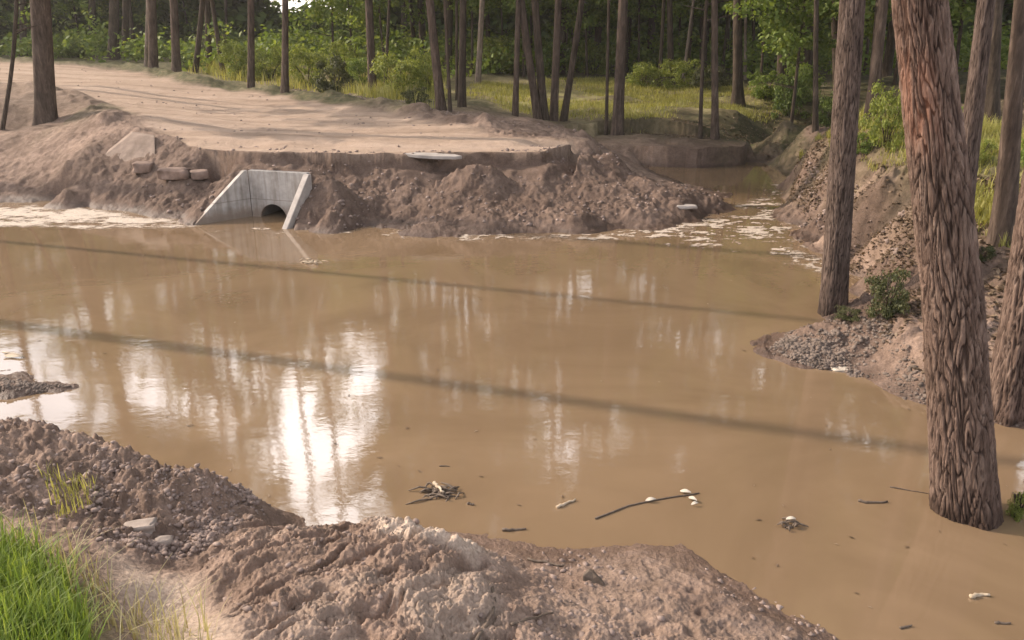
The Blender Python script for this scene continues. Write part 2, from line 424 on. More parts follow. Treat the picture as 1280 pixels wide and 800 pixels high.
# ------------------------------------------------------------------ materials
def mat_new(name):
    m = bpy.data.materials.new(name); m.use_nodes = True
    nt = m.node_tree
    b = nt.nodes['Principled BSDF']
    return m, nt, b
def N(nt, t, **kw):
    n = nt.nodes.new(t)
    for k, v in kw.items():
        if k.startswith('i_'):
            n.inputs[k[2:].replace('_', ' ')].default_value = v
        else:
            setattr(n, k, v)
    return n
def ramp(nt, stops, src=None):
    n = nt.nodes.new('ShaderNodeValToRGB')
    e = n.color_ramp.elements
    while len(e) < len(stops): e.new(.5)
    for el, (p, c) in zip(e, stops):
        el.position = p; el.color = (*c, 1) if len(c) == 3 else c
    if src is not None: nt.links.new(src, n.inputs[0])
    return n
def mixc(nt, fac, a, b, mode='MIX'):
    n = nt.nodes.new('ShaderNodeMix'); n.data_type = 'RGBA'; n.blend_type = mode
    for s, v in ((n.inputs[0], fac), (n.inputs[6], a), (n.inputs[7], b)):
        if isinstance(v, (int, float)): s.default_value = v
        elif isinstance(v, tuple): s.default_value = (*v, 1) if len(v) == 3 else v
        else: nt.links.new(v, s)
    return n.outputs[2]
def math_(nt, op, a, b=None, clamp=False):
    n = nt.nodes.new('ShaderNodeMath'); n.operation = op; n.use_clamp = clamp
    for s, v in ((n.inputs[0], a), (n.inputs[1], b)):
        if v is None: continue
        if isinstance(v, (int, float)): s.default_value = v
        else: nt.links.new(v, s)
    return n.outputs[0]
def noise_n(nt, scale, detail=4, rough=.55, vec=None, dist=0):
    n = nt.nodes.new('ShaderNodeTexNoise'); n.inputs['Scale'].default_value = scale; n.inputs['Detail'].default_value = detail
    n.inputs['Roughness'].default_value = rough; n.inputs['Distortion'].default_value = dist
    if vec is not None: nt.links.new(vec, n.inputs['Vector'])
    return n
def bump(nt, b, h, strength, dist):
    n = nt.nodes.new('ShaderNodeBump'); n.inputs['Strength'].default_value = strength; n.inputs['Distance'].default_value = dist
    nt.links.new(h, n.inputs['Height'])
    nt.links.new(n.outputs[0], b.inputs['Normal'])
    return n

def ground_mat():
    m, nt, b = mat_new('soil')
    L = nt.links.new
    geo = N(nt, 'ShaderNodeNewGeometry'); pos = geo.outputs['Position']
    a1 = N(nt, 'ShaderNodeAttribute', attribute_name='mask_a'); s1 = N(nt, 'ShaderNodeSeparateColor'); L(a1.outputs['Color'], s1.inputs[0])
    a2 = N(nt, 'ShaderNodeAttribute', attribute_name='mask_b'); s2 = N(nt, 'ShaderNodeSeparateColor'); L(a2.outputs['Color'], s2.inputs[0])
    n1 = noise_n(nt, 1.4, 6, .6, pos); n2 = noise_n(nt, 9, 6, .65, pos); n3 = noise_n(nt, 70, 4, .6, pos)
    soil = ramp(nt, [(.25, (.165, .116, .086)), (.5, (.262, .19, .147)), (.75, (.35, .263, .21))], n2.outputs[0]).outputs[0]
    soil2 = ramp(nt, [(.3, (.62, .57, .54)), (.7, (1.15, 1.12, 1.1))], n1.outputs[0]).outputs[0]
    soil = mixc(nt, 1.0, soil, soil2, 'MULTIPLY')
    gr = ramp(nt, [(.3, (.72, .72, .72)), (.7, (1.18, 1.18, 1.18))], n3.outputs[0]).outputs[0]
    soil = mixc(nt, 1.0, soil, gr, 'MULTIPLY')
    # road: pale packed sandy clay with streaks along the driving direction
    mp = N(nt, 'ShaderNodeMapping'); mp.inputs['Rotation'].default_value = (0, 0, R(27)); mp.inputs['Scale'].default_value = (.25, 2.2, 1); L(pos, mp.inputs[0])
    nr = noise_n(nt, 1.1, 6, .6, mp.outputs[0])
    road = ramp(nt, [(.28, (.245, .172, .122)), (.5, (.375, .275, .205)), (.72, (.455, .345, .27))], nr.outputs[0]).outputs[0]
    road = mixc(nt, .6, road, gr, 'MULTIPLY')
    col = mixc(nt, s1.outputs[0], soil, road)
    # forest floor
    litter = ramp(nt, [(.3, (.05, .05, .02)), (.5, (.10, .095, .042)), (.7, (.19, .145, .085))], n2.outputs[0]).outputs[0]
    col = mixc(nt, s2.outputs[1], col, litter)
    grass = ramp(nt, [(.3, (.15, .145, .05)), (.5, (.28, .265, .10)), (.72, (.42, .37, .19))], n2.outputs[0]).outputs[0]
    gf = math_(nt, 'MULTIPLY', s1.outputs[1], ramp(nt, [(.35, (.35,) * 3), (.6, (1,) * 3)], n1.outputs[0]).outputs[0])
    col = mixc(nt, gf, col, grass)
    crust = ramp(nt, [(.3, (.36, .275, .21)), (.65, (.58, .47, .375))], n3.outputs[0]).outputs[0]
    col = mixc(nt, math_(nt, 'MULTIPLY', s1.outputs[2], .85), col, crust)
    # dark mask: moist soil patches, plus shade painted on scarp and right bank
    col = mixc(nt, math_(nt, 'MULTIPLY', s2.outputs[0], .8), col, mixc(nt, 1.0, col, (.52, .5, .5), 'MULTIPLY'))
    # wet margin
    sx = N(nt, 'ShaderNodeSeparateXYZ'); L(pos, sx.inputs[0])
    zz = math_(nt, 'ADD', sx.outputs[2], math_(nt, 'MULTIPLY', math_(nt, 'SUBTRACT', n2.outputs[0], .5), .10))
    mr = N(nt, 'ShaderNodeMapRange', interpolation_type='SMOOTHSTEP'); mr.inputs[1].default_value = .015; mr.inputs[2].default_value = .10; mr.inputs[3].default_value = 1; mr.inputs[4].default_value = 0
    L(zz, mr.inputs[0])
    wet = mr.outputs[0]
    col = mixc(nt, math_(nt, 'MULTIPLY', wet, .75), col, mixc(nt, 1.0, col, (.5, .46, .44), 'MULTIPLY'))
    L(col, b.inputs['Base Color'])
    rg = N(nt, 'ShaderNodeMapRange'); rg.inputs[3].default_value = .92; rg.inputs[4].default_value = .45; L(wet, rg.inputs[0]); L(rg.outputs[0], b.inputs['Roughness'])
    b.inputs['Specular IOR Level'].default_value = .3
    hh = math_(nt, 'ADD', math_(nt, 'MULTIPLY', n3.outputs[0], .35), n2.outputs[0])
    bump(nt, b, hh, .8, .03)
    return m

def water_mat():
    m, nt, b = mat_new('muddy_water')
    L = nt.links.new
    geo = N(nt, 'ShaderNodeNewGeometry'); pos = geo.outputs['Position']
    n1 = noise_n(nt, .55, 5, .6, pos, 1.6)
    col = ramp(nt, [(.3, (.168, .112, .065)), (.7, (.236, .161, .096))], n1.outputs[0]).outputs[0]
    L(col, b.inputs['Base Color'])
    b.inputs['Roughness'].default_value = .042
    b.inputs['IOR'].default_value = 1.9
    mp = N(nt, 'ShaderNodeMapping'); mp.inputs['Scale'].default_value = (.8, 1.5, 1); L(pos, mp.inputs[0])
    r1 = noise_n(nt, 3.5, 2, .5, mp.outputs[0], .4); r2 = noise_n(nt, 16, 2, .5, mp.outputs[0], .2)
    r3 = noise_n(nt, 55, 2, .5, mp.outputs[0], .2)
    h = math_(nt, 'ADD', math_(nt, 'ADD', r1.outputs[0], math_(nt, 'MULTIPLY', r2.outputs[0], .3)), math_(nt, 'MULTIPLY', r3.outputs[0], .13))
    bump(nt, b, h, .018, .06)
    return m

def bark_mat(name, dark, mid, light, orange=0.0, bstr=.9, sc=1.0):
    m, nt, b = mat_new(name)
    L = nt.links.new
    tc = N(nt, 'ShaderNodeTexCoord')
    mp = N(nt, 'ShaderNodeMapping'); mp.inputs['Scale'].default_value = (sc, sc, .16 * sc); L(tc.outputs['Object'], mp.inputs[0])
    nw = noise_n(nt, 5, 3, .5, tc.outputs['Object'])
    n1 = noise_n(nt, 26, 5, .65, mp.outputs[0], .8)
    n2 = noise_n(nt, 3.0, 4, .6, tc.outputs['Object'])
    n3 = noise_n(nt, 95, 3, .6, mp.outputs[0])
    c = ramp(nt, [(.3, dark), (.5, mid), (.72, light)], n1.outputs[0]).outputs[0]
    c = mixc(nt, 1.0, c, ramp(nt, [(.3, (.7, .68, .66)), (.7, (1.15, 1.12, 1.1))], n2.outputs[0]).outputs[0], 'MULTIPLY')
    c = mixc(nt, .7, c, ramp(nt, [(.3, (.7,) * 3), (.7, (1.2,) * 3)], n3.outputs[0]).outputs[0], 'MULTIPLY')
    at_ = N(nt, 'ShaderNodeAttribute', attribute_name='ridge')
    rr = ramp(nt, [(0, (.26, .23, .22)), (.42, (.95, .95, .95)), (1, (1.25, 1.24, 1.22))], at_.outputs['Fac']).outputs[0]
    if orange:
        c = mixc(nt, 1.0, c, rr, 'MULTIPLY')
        a2 = N(nt, 'ShaderNodeAttribute', attribute_name='sun_patch')  # warm sunlight painted as an orange patch in the bark
        c = mixc(nt, math_(nt, 'MULTIPLY', a2.outputs['Fac'], orange), c, mixc(nt, n1.outputs[0], (.30, .105, .055), (.56, .26, .16)))
    # soaked band above the water line
    gp = N(nt, 'ShaderNodeNewGeometry'); sz = N(nt, 'ShaderNodeSeparateXYZ'); L(gp.outputs['Position'], sz.inputs[0])
    wb = N(nt, 'ShaderNodeMapRange', interpolation_type='SMOOTHSTEP'); wb.inputs[1].default_value = .03; wb.inputs[2].default_value = .12; wb.inputs[3].default_value = .75; wb.inputs[4].default_value = 0
    L(math_(nt, 'ADD', sz.outputs[2], math_(nt, 'MULTIPLY', math_(nt, 'SUBTRACT', n2.outputs[0], .5), .14)), wb.inputs[0])
    c = mixc(nt, wb.outputs[0], c, mixc(nt, 1.0, c, (.36, .33, .31), 'MULTIPLY'))
    L(c, b.inputs['Base Color']); b.inputs['Roughness'].default_value = .9; b.inputs['Specular IOR Level'].default_value = .2
    bump(nt, b, math_(nt, 'ADD', n1.outputs[0], math_(nt, 'MULTIPLY', n3.outputs[0], .3)), bstr, .025)
    return m

def leaf_mat(name, c0, c1, c2, trans=.45):
    m, nt, b = mat_new(name)
    L = nt.links.new
    geo = N(nt, 'ShaderNodeNewGeometry')
    oi = N(nt, 'ShaderNodeObjectInfo')
    f = math_(nt, 'ADD', math_(nt, 'MULTIPLY', geo.outputs['Random Per Island'], .7), math_(nt, 'MULTIPLY', oi.outputs['Random'], .3))
    c = ramp(nt, [(.05, c0), (.5, c1), (.95, c2)], f).outputs[0]
    L(c, b.inputs['Base Color']); b.inputs['Roughness'].default_value = .55; b.inputs['Specular IOR Level'].default_value = .3
    tr = N(nt, 'ShaderNodeBsdfTranslucent')
    tcol = mixc(nt, 1.0, c, (1.25, 1.2, .55), 'MULTIPLY'); L(tcol, tr.inputs[0])
    mx = N(nt, 'ShaderNodeMixShader'); mx.inputs[0].default_value = trans
    L(b.outputs[0], mx.inputs[1]); L(tr.outputs[0], mx.inputs[2])
    L(mx.outputs[0], nt.nodes['Material Output'].inputs[0])
    return m

def simple_mat(name, c0, c1, scale=20, rough=.85, bs=.4, bd=.01):
    m, nt, b = mat_new(name)
    tc = N(nt, 'ShaderNodeTexCoord')
    n = noise_n(nt, scale, 5, .6, tc.outputs['Object']); n2 = noise_n(nt, scale * .15, 4, .6, tc.outputs['Object'])
    c = ramp(nt, [(.3, c0), (.7, c1)], n.outputs[0]).outputs[0]
    c = mixc(nt, 1.0, c, ramp(nt, [(.3, (.75,) * 3), (.7, (1.12,) * 3)], n2.outputs[0]).outputs[0], 'MULTIPLY')
    nt.links.new(c, b.inputs['Base Color']); b.inputs['Roughness'].default_value = rough
    bump(nt, b, n.outputs[0], bs, bd)
    return m

M_SOIL = ground_mat(); M_WATER = water_mat()
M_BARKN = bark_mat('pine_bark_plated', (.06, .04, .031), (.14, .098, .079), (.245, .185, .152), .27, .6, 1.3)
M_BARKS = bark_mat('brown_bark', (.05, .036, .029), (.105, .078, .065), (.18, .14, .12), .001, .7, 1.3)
M_BARK = bark_mat('pine_bark', (.045, .033, .026), (.10, .074, .058), (.18, .138, .11), 0, .9, .8)
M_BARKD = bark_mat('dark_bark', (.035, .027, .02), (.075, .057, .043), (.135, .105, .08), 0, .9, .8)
M_BARKL = bark_mat('pale_bark', (.13, .10, .08), (.26, .21, .17), (.40, .33, .28), 0, .6, .8)
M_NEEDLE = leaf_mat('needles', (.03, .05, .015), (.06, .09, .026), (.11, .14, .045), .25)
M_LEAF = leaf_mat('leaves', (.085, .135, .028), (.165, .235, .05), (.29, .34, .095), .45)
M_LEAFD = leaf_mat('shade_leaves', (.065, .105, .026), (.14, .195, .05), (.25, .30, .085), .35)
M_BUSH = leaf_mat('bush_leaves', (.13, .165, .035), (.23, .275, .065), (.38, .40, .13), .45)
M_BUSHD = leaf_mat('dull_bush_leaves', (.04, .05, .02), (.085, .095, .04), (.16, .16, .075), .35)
M_GRASS = leaf_mat('fresh_grass', (.10, .155, .028), (.17, .25, .045), (.33, .39, .11), .45)
M_GRASSF = leaf_mat('meadow_grass', (.17, .18, .045), (.34, .33, .10), (.52, .48, .21), .4)
M_DRY = leaf_mat('dry_grass', (.28, .24, .12), (.42, .37, .21), (.55, .49, .32), .3)
M_CONC = simple_mat('concrete', (.37, .345, .32), (.50, .47, .44), 14, .85, .25, .008)
def stain(m):
    nt = m.node_tree; L = nt.links.new; b = nt.nodes['Principled BSDF']
    src = b.inputs['Base Color'].links[0].from_socket
    tc = N(nt, 'ShaderNodeTexCoord'); sx = N(nt, 'ShaderNodeSeparateXYZ'); L(tc.outputs['Object'], sx.inputs[0])
    mp = N(nt, 'ShaderNodeMapping'); mp.inputs['Scale'].default_value = (16, 16, 1.2); L(tc.outputs['Object'], mp.inputs[0])
    st = noise_n(nt, 1.0, 4, .6, mp.outputs[0]); pn = noise_n(nt, 9, 4, .6, tc.outputs['Object'])
    c = mixc(nt, 1.0, src, ramp(nt, [(.35, (.68, .64, .60)), (.6, (1.06, 1.05, 1.04))], st.outputs[0]).outputs[0], 'MULTIPLY')
    h = math_(nt, 'ADD', sx.outputs[2], math_(nt, 'MULTIPLY', math_(nt, 'SUBTRACT', pn.outputs[0], .5), .16))
    mr = N(nt, 'ShaderNodeMapRange', interpolation_type='SMOOTHSTEP'); mr.inputs[1].default_value = .05; mr.inputs[2].default_value = .20; mr.inputs[3].default_value = .8; mr.inputs[4].default_value = 0; L(h, mr.inputs[0])
    c = mixc(nt, mr.outputs[0], c, (.20, .145, .105))
    jl = math_(nt, 'ABSOLUTE', math_(nt, 'SUBTRACT', math_(nt, 'ADD', sx.outputs[2], math_(nt, 'MULTIPLY', pn.outputs[0], .01)), .245))
    jm = N(nt, 'ShaderNodeMapRange'); jm.inputs[1].default_value = .002; jm.inputs[2].default_value = .007; jm.inputs[3].default_value = .55; jm.inputs[4].default_value = 0; L(jl, jm.inputs[0])
    c = mixc(nt, jm.outputs[0], c, (.12, .09, .07))
    L(c, b.inputs['Base Color'])
stain(M_CONC)
M_CONCD = simple_mat('stained_concrete', (.33, .29, .26), (.47, .42, .38), 10, .85, .4, .01)
M_PIPE = simple_mat('pipe_concrete', (.10, .095, .09), (.17, .16, .15), 10, .8)
M_STONE = simple_mat('stone', (.25, .20, .165), (.40, .33, .28), 16, .85, .5, .01)
M_CLOD = simple_mat('clod', (.16, .115, .095), (.34, .26, .22), 9, .95, .5, .01)
M_GRAVEL = simple_mat('gravel', (.09, .068, .053), (.22, .17, .138), 9, .9, .5, .01)
M_EARTH = simple_mat('packed_earth', (.16, .11, .085), (.30, .21, .165), 8, .95, .7, .03)
M_WOOD = simple_mat('wet_wood', (.07, .05, .035), (.17, .125, .09), 30, .7, .5, .006)
M_WOODL = simple_mat('bleached_wood', (.36, .28, .19), (.56, .46, .34), 30, .75, .4, .005)
M_PETAL = simple_mat('white_leaf', (.42, .36, .28), (.64, .58, .49), 20, .6, .2, .003)
def foam_mat():
    m, nt, b = mat_new('foam'); L = nt.links.new
    geo = N(nt, 'ShaderNodeNewGeometry'); pos = geo.outputs['Position']
    mp = N(nt, 'ShaderNodeMapping'); mp.inputs['Scale'].default_value = (1, 1.9, 1); L(pos, mp.inputs[0])
    n1 = noise_n(nt, 7, 5, .65, mp.outputs[0], 1.2); n2 = noise_n(nt, 60, 3, .6, pos)
    v = N(nt, 'ShaderNodeTexVoronoi'); v.inputs['Scale'].default_value = 55; L(mp.outputs[0], v.inputs['Vector'])
    c = ramp(nt, [(.3, (.36, .285, .215)), (.7, (.68, .59, .50))], n2.outputs[0]).outputs[0]
    L(c, b.inputs['Base Color']); b.inputs['Roughness'].default_value = .7
    at_ = N(nt, 'ShaderNodeAttribute', attribute_name='cover')
    f = math_(nt, 'ADD', at_.outputs['Fac'], math_(nt, 'MULTIPLY', math_(nt, 'SUBTRACT', n1.outputs[0], .5), 2.0))
    f = math_(nt, 'SUBTRACT', f, math_(nt, 'MULTIPLY', v.outputs['Distance'], .35))
    mr = N(nt, 'ShaderNodeMapRange', interpolation_type='SMOOTHSTEP'); mr.inputs[1].default_value = .26; mr.inputs[2].default_value = .92; L(f, mr.inputs[0])
    L(math_(nt, 'MULTIPLY', mr.outputs[0], .92), b.inputs['Alpha'])
    return m
M_FOAM = foam_mat()

# ------------------------------------------------------------------ ground sheet (a fan of cells, finer near the middle)
def build_ground():
    th = list(np.arange(-44, 44.01, .083))
    st = .12; a = th[-1]; ext = []
    while a < 180 - 3:
        st = min(st * 1.22, 4.0); a += st; ext.append(a)
    ext = [e for e in ext if e < 179.0]
    th = np.radians(np.array([-e for e in ext[::-1]] + th + ext))
    rr = [.02, .35, .7, 1.0, 1.25, 1.45, 1.6, 1.7]
    r = 1.7
    while r < 300:
        if r < 5: d = max(.0062, r * r / 1500)
        elif r < 13.2: d = .021
        elif r < 17.2: d = .03
        else: d = (r - 17.2) * .034 + .03
        r += d; rr.append(r)
    rr = np.array(rr)
    nt_, nr = len(th), len(rr)
    TH, RR = np.meshgrid(th, rr)
    X = RR * np.sin(TH); Y = RR * np.cos(TH)
    m = masks(X, Y)
    Z = full_h(X, Y, m)
    V = np.stack([X, Y, Z], -1).reshape(-1, 3)
    i = np.arange(nr - 1)[:, None] * nt_; j = np.arange(nt_)[None, :]; j2 = (j + 1) % nt_
    Q = np.stack([i + j, i + nt_ + j, i + nt_ + j2, i + j2], -1).reshape(-1, 4)
    C = V[Q].mean(1)
    # opening for the culvert pipe
    pc = (HB0 + HB1) / 2 - _wd * .12
    s = (C[:, 0] - pc[0]) * _wd[0] + (C[:, 1] - pc[1]) * _wd[1]
    d = (C[:, 0] - pc[0]) * _wn[0] + (C[:, 1] - pc[1]) * _wn[1]
    keep = ~((abs(s) < .2) & (d > -.055) & (d < .03))
    rc = np.hypot(C[:, 0], C[:, 1])
    road = sdf(C[:, 0], C[:, 1], ROAD) > 0
    near = (rc < 5.2) & (C[:, 1] < 4.6) & (C[:, 0] < 2.5)
    grass = np.clip(m['meadow'] * .95 + m['rbank'] * .9 + m['nearg'] * .9, 0, 1)
    right = sdf(X, Y, RBANK)
    forest = np.clip(smooth(15, 19, RR) + smooth(3.4, 4.6, X) * smooth(3.5, 7, Y) * .6 * smooth(-.5, .3, fbm(X * 1.6, Y * 1.6, 3, 109)), 0, 1) * (1 - m['road']) * (1 - m['meadow']) * np.where((X < -8) & (Y < 21), .15, 1)
    dark = np.clip(smooth(-.1, .5, fbm(X * .9, Y * .9, 3, 111)) * .6 * (1 - m['road']) * (1 - m['hollow']) * (1 - m['crust']) + m['lm'] * .9 * smooth(-.6, .2, fbm(X * 2.2 + 5, Y * 2.2, 3, 113)), 0, 1)
    dcut = -sdf(X, Y, ROAD) + .12 * vnoise(X * 1.3, Y * 1.3, 121) + .025 * vnoise(X * 6, Y * 6, 122)
    dark = np.clip(dark + (1 - smooth(12.3, 12.8, Y)) * smooth(-4.9, -4.4, X) * (1 - smooth(1.2, 1.7, X)) * smooth(-.01, .02, dcut) * (1 - smooth(.22, .4, dcut)) * .9 + .8 * smooth(9.0, 9.6, Y) * (1 - smooth(12, 13, Y)) * (1 - m['road']) * (X < 3), 0, 1)  # moist cut soil and painted shade below the road edge; damp far bank
    dark = np.clip(dark + m['spit'] * .6, 0, 1)
    dark = np.clip(dark * (1 - .5 * m['rm']) + 1.0 * smooth(2.3, 2.8, X) * smooth(5, 6.5, Y) * smooth(-.6, .2, fbm(X * 1.9, Y * 1.9, 3, 128)), 0, 1)  # dappled shade painted dark over the right bank
    sand = np.clip(m['crust'] + m['hollow'] * .75 + .12 * m['shelf'] * smooth(0, .6, fbm(X * 2, Y * 2, 3, 117)) + .3 * m['rm'] * smooth(.1, .6, fbm(X * 3, Y * 3, 3, 119)), 0, 1)
    ma = np.stack([m['road'], grass, sand, np.ones_like(X)], -1).reshape(-1, 4)
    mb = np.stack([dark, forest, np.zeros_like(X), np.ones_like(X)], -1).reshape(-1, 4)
    far = (C[:, 1] > 8.6) & (rc < 15) & (C[:, 0] < 3.4) & ~road
    rgt = (C[:, 0] > 2.5) & (rc < 15) & ~far & ~road & ~near & (C[:, 1] > 0)
    reg = np.zeros(len(C), int); reg[far] = 1; reg[rgt] = 2; reg[near] = 3; reg[road] = 4
    for k, nm in enumerate(('ground', 'far_bank', 'right_bank', 'mud_bank', 'road')):
        q = Q[(reg == k) & keep]
        used = np.unique(q); mp = np.zeros(len(V), np.int32); mp[used] = np.arange(len(used))
        me = new_mesh(nm, V[used], mp[q], M_SOIL)
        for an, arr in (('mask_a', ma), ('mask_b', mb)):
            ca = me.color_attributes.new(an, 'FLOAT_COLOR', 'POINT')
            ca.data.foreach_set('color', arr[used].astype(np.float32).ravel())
        o = link(nm, me); tag(o, kind='structure')
build_ground()

# pond and stream
wm = bpy.data.meshes.new('water')
nx, ny = 40, 30
xs = np.linspace(-14, 9, nx); ys = np.linspace(-1, 16, ny)
Xw, Yw = np.meshgrid(xs, ys)
Vw = np.stack([Xw, Yw, np.zeros_like(Xw)], -1).reshape(-1, 3)
i = np.arange(ny - 1)[:, None] * nx; j = np.arange(nx - 1)[None, :]
Qw = np.stack([i + j, i + j + 1, i + nx + j + 1, i + nx + j], -1).reshape(-1, 4)
Cw = Vw[Qw].mean(1)
bad = (Cw[:, 1] < 1.2) & (Cw[:, 0] < 1.0)
tag(link('water', new_mesh('water', Vw, Qw[~bad], M_WATER)), kind='structure')

# ------------------------------------------------------------------ foam on the water
def build_foam():
    x = np.arange(-9.2, 4.6, .03); y = np.arange(6.0, 14.6, .04)
    X, Y = np.meshgrid(x, y)
    g = base_h(X, Y)
    # distance-like weights
    uv = lambda *p: np.array([at(u, v)[:2] for u, v in p])
    left = smooth(-.1, .25, sdf(X, Y, uv((-250, 246), (0, 254), (100, 258), (240, 276), (262, 284), (200, 287), (100, 288), (0, 286), (-250, 282))))
    strip = smooth(-.12, .22, sdf(X, Y, uv((395, 284), (520, 287), (640, 291), (760, 289), (880, 272), (930, 250), (965, 225), (985, 200), (985, 240), (1000, 285), (900, 297), (760, 303), (600, 303), (480, 300), (400, 292))))
    rt = smooth(-.15, .3, sdf(X, Y, uv((760, 290), (900, 275), (960, 262), (1040, 305), (1085, 330), (1090, 355), (1040, 350), (960, 325), (840, 315))))
    hw = smooth(-.1, .2, sdf(X, Y, uv((250, 278), (390, 284), (470, 296), (380, 300), (260, 292))))
    n = fbm(X * 2.2, Y * 4.5, 4, 131, .6); n2 = fbm(X * 12, Y * 22, 3, 137, .65)
    f = left * (.95 + .5 * n + .25 * n2) + strip * (.42 + .6 * n + .55 * n2) + rt * (.16 + .55 * n + .6 * n2) + hw * (.15 + .5 * n + .5 * n2)
    on = (f > .05) & (g < .04)
    zz = .003 + .003 * np.clip(f, 0, 1.6) * (.5 + .5 * n2)
    V = np.stack([X, Y, np.maximum(zz, .003)], -1).reshape(-1, 3)
    nx = len(x)
    i = np.arange(len(y) - 1)[:, None] * nx; j = np.arange(nx - 1)[None, :]
    Q = np.stack([i + j, i + j + 1, i + nx + j + 1, i + nx + j], -1)
    ok = (on[:-1, :-1].astype(int) + on[1:, :-1] + on[:-1, 1:] + on[1:, 1:]) >= 3
    q = Q[ok]
    used = np.unique(q); mp = np.zeros(len(V), np.int32); mp[used] = np.arange(len(used))
    me = new_mesh('foam', V[used], mp[q], M_FOAM)
    a = me.attributes.new('cover', 'FLOAT', 'POINT'); a.data.foreach_set('value', np.clip(f, 0, 1.2).ravel()[used].astype(np.float32))
    o = link('foam', me)
    tag(o, 'pale foam and silt scum floating along the far waterline', 'foam', kind='stuff')
build_foam()

# ------------------------------------------------------------------ culvert headwall
def prism(mb, pts_front, offset):
    """closed prism from a planar polygon (list of 3D points) moved by offset"""
    p = np.array(pts_front, float); q = p + np.array(offset); n = len(p)
    V = np.vstack([p, q]); c0 = p.mean(0); c1 = q.mean(0)
    V = np.vstack([V, c0, c1]); Q = []
    for k in range(n):
        k2 = (k + 1) % n
        Q += [(k, k2, n + k2, n + k), (k2, k, 2 * n, 2 * n), (n + k, n + k2, 2 * n + 1, 2 * n + 1)]
    mb.add(V, Q)

def bevel(o, w=.008, seg=2):
    md = o.modifiers.new('bevel', 'BEVEL'); md.width = w; md.segments = seg; md.limit_method = 'ANGLE'; md.angle_limit = R(35)
    return o

def culvert():
    root = empty('culvert_headwall', (*(HB0 + HB1) / 2, 0), 'small grey concrete culvert headwall with sloping wing walls at the far waterline', 'culvert')
    o0 = np.array([*((HB0 + HB1) / 2), 0])
    d3 = np.array([*_wd, 0]); n3 = np.array([*_wn, 0]); up = np.array([0, 0, 1.0])
    W_ = np.linalg.norm(HB1 - HB0)
    x0, x1, zb, zt = -W_ / 2, W_ / 2, -.45, .62
    cx, cz, rad = -.11, -.02, .2
    K = 48
    ang = np.arange(K) / K * 2 * np.pi
    inner = np.stack([cx + rad * np.cos(ang), cz + rad * np.sin(ang)], -1)
    outer = []
    for a in ang:
        dx, dz = math.cos(a), math.sin(a)
        tx = ((x1 if dx > 0 else x0) - cx) / dx if abs(dx) > 1e-6 else 1e9
        tz = ((zt if dz > 0 else zb) - cz) / dz if abs(dz) > 1e-6 else 1e9
        t = min(tx, tz); outer.append((cx + dx * t, cz + dz * t))
    outer = np.array(outer)
    for cnr in ((x0, zb), (x0, zt), (x1, zb), (x1, zt)):
        outer[np.argmin(((outer - cnr) ** 2).sum(1))] = cnr
    th = .09
    to3 = lambda p, off: p[:, :1] * d3 + p[:, 1:] * up + n3 * off
    V = np.vstack([to3(inner, th / 2), to3(outer, th / 2), to3(inner, -th / 2), to3(outer, -th / 2)])
    Q = []
    for k in range(K):
        k2 = (k + 1) % K
        Q += [(k, K + k, K + k2, k2), (2 * K + k2, 3 * K + k2, 3 * K + k, 2 * K + k), (k2, 2 * K + k2, 2 * K + k, k), (K + k, 3 * K + k, 3 * K + k2, K + k2)]
    mb = MB(); mb.add(V, Q)
    bevel(link('back_wall', mb.build('back_wall', M_CONC, False), root), .006)
    # cast seam line: thin fillet across the wall
    for (b0, f0, sgn) in ((HB0, HF0, -1), (HB1, HF1, 1)):
        bb = np.array([*b0, 0]) - o0; ff = np.array([*f0, 0]) - o0
        e = ff - bb; L = np.linalg.norm(e); e = e / L
        nn = np.array([e[1], -e[0], 0]) * (1 if sgn < 0 else -1)      # towards the outside
        if np.dot(nn, d3) * sgn < 0: nn = -nn
        s0 = bb + n3 * .047
        mb = MB()
        prism(mb, [s0 + up * -.45, s0 + up * .617, s0 + e * .05 + up * .617, s0 + e * (L - .02) + up * (-.0 if sgn < 0 else -.05), s0 + e * (L + .25) + up * -.2, s0 + e * (L + .25) + up * -.45], nn * (.075 if sgn < 0 else .085))
        w = link('wing_wall', mb.build('wing_wall', M_CONC if sgn < 0 else M_CONCD, False), root); bevel(w, .008)
    # pipe running back under the road
    mb = MB()
    th_ = np.arange(40) / 40 * 2 * np.pi
    prof = [(rad + .0, .02), (rad + .0, -2.6), (rad + .05, -2.6), (rad + .05, -.05)]
    V = []; Q = []
    for (r_, off) in prof:
        for a in th_:
            V.append(d3 * (cx + r_ * math.cos(a)) + up * (cz + r_ * math.sin(a)) + n3 * off)
    for s_ in range(3):
        for k in range(40):
            k2 = (k + 1) % 40
            Q.append((s_ * 40 + k, s_ * 40 + k2, (s_ + 1) * 40 + k2, (s_ + 1) * 40 + k))
    c = len(V); V.append(d3 * cx + up * cz - n3 * 2.6)
    for k in range(40): Q.append((40 + k, 40 + (k + 1) % 40, c, c))
    mb.add(V, Q)
    link('pipe', mb.build('pipe', M_PIPE), root)
culvert()

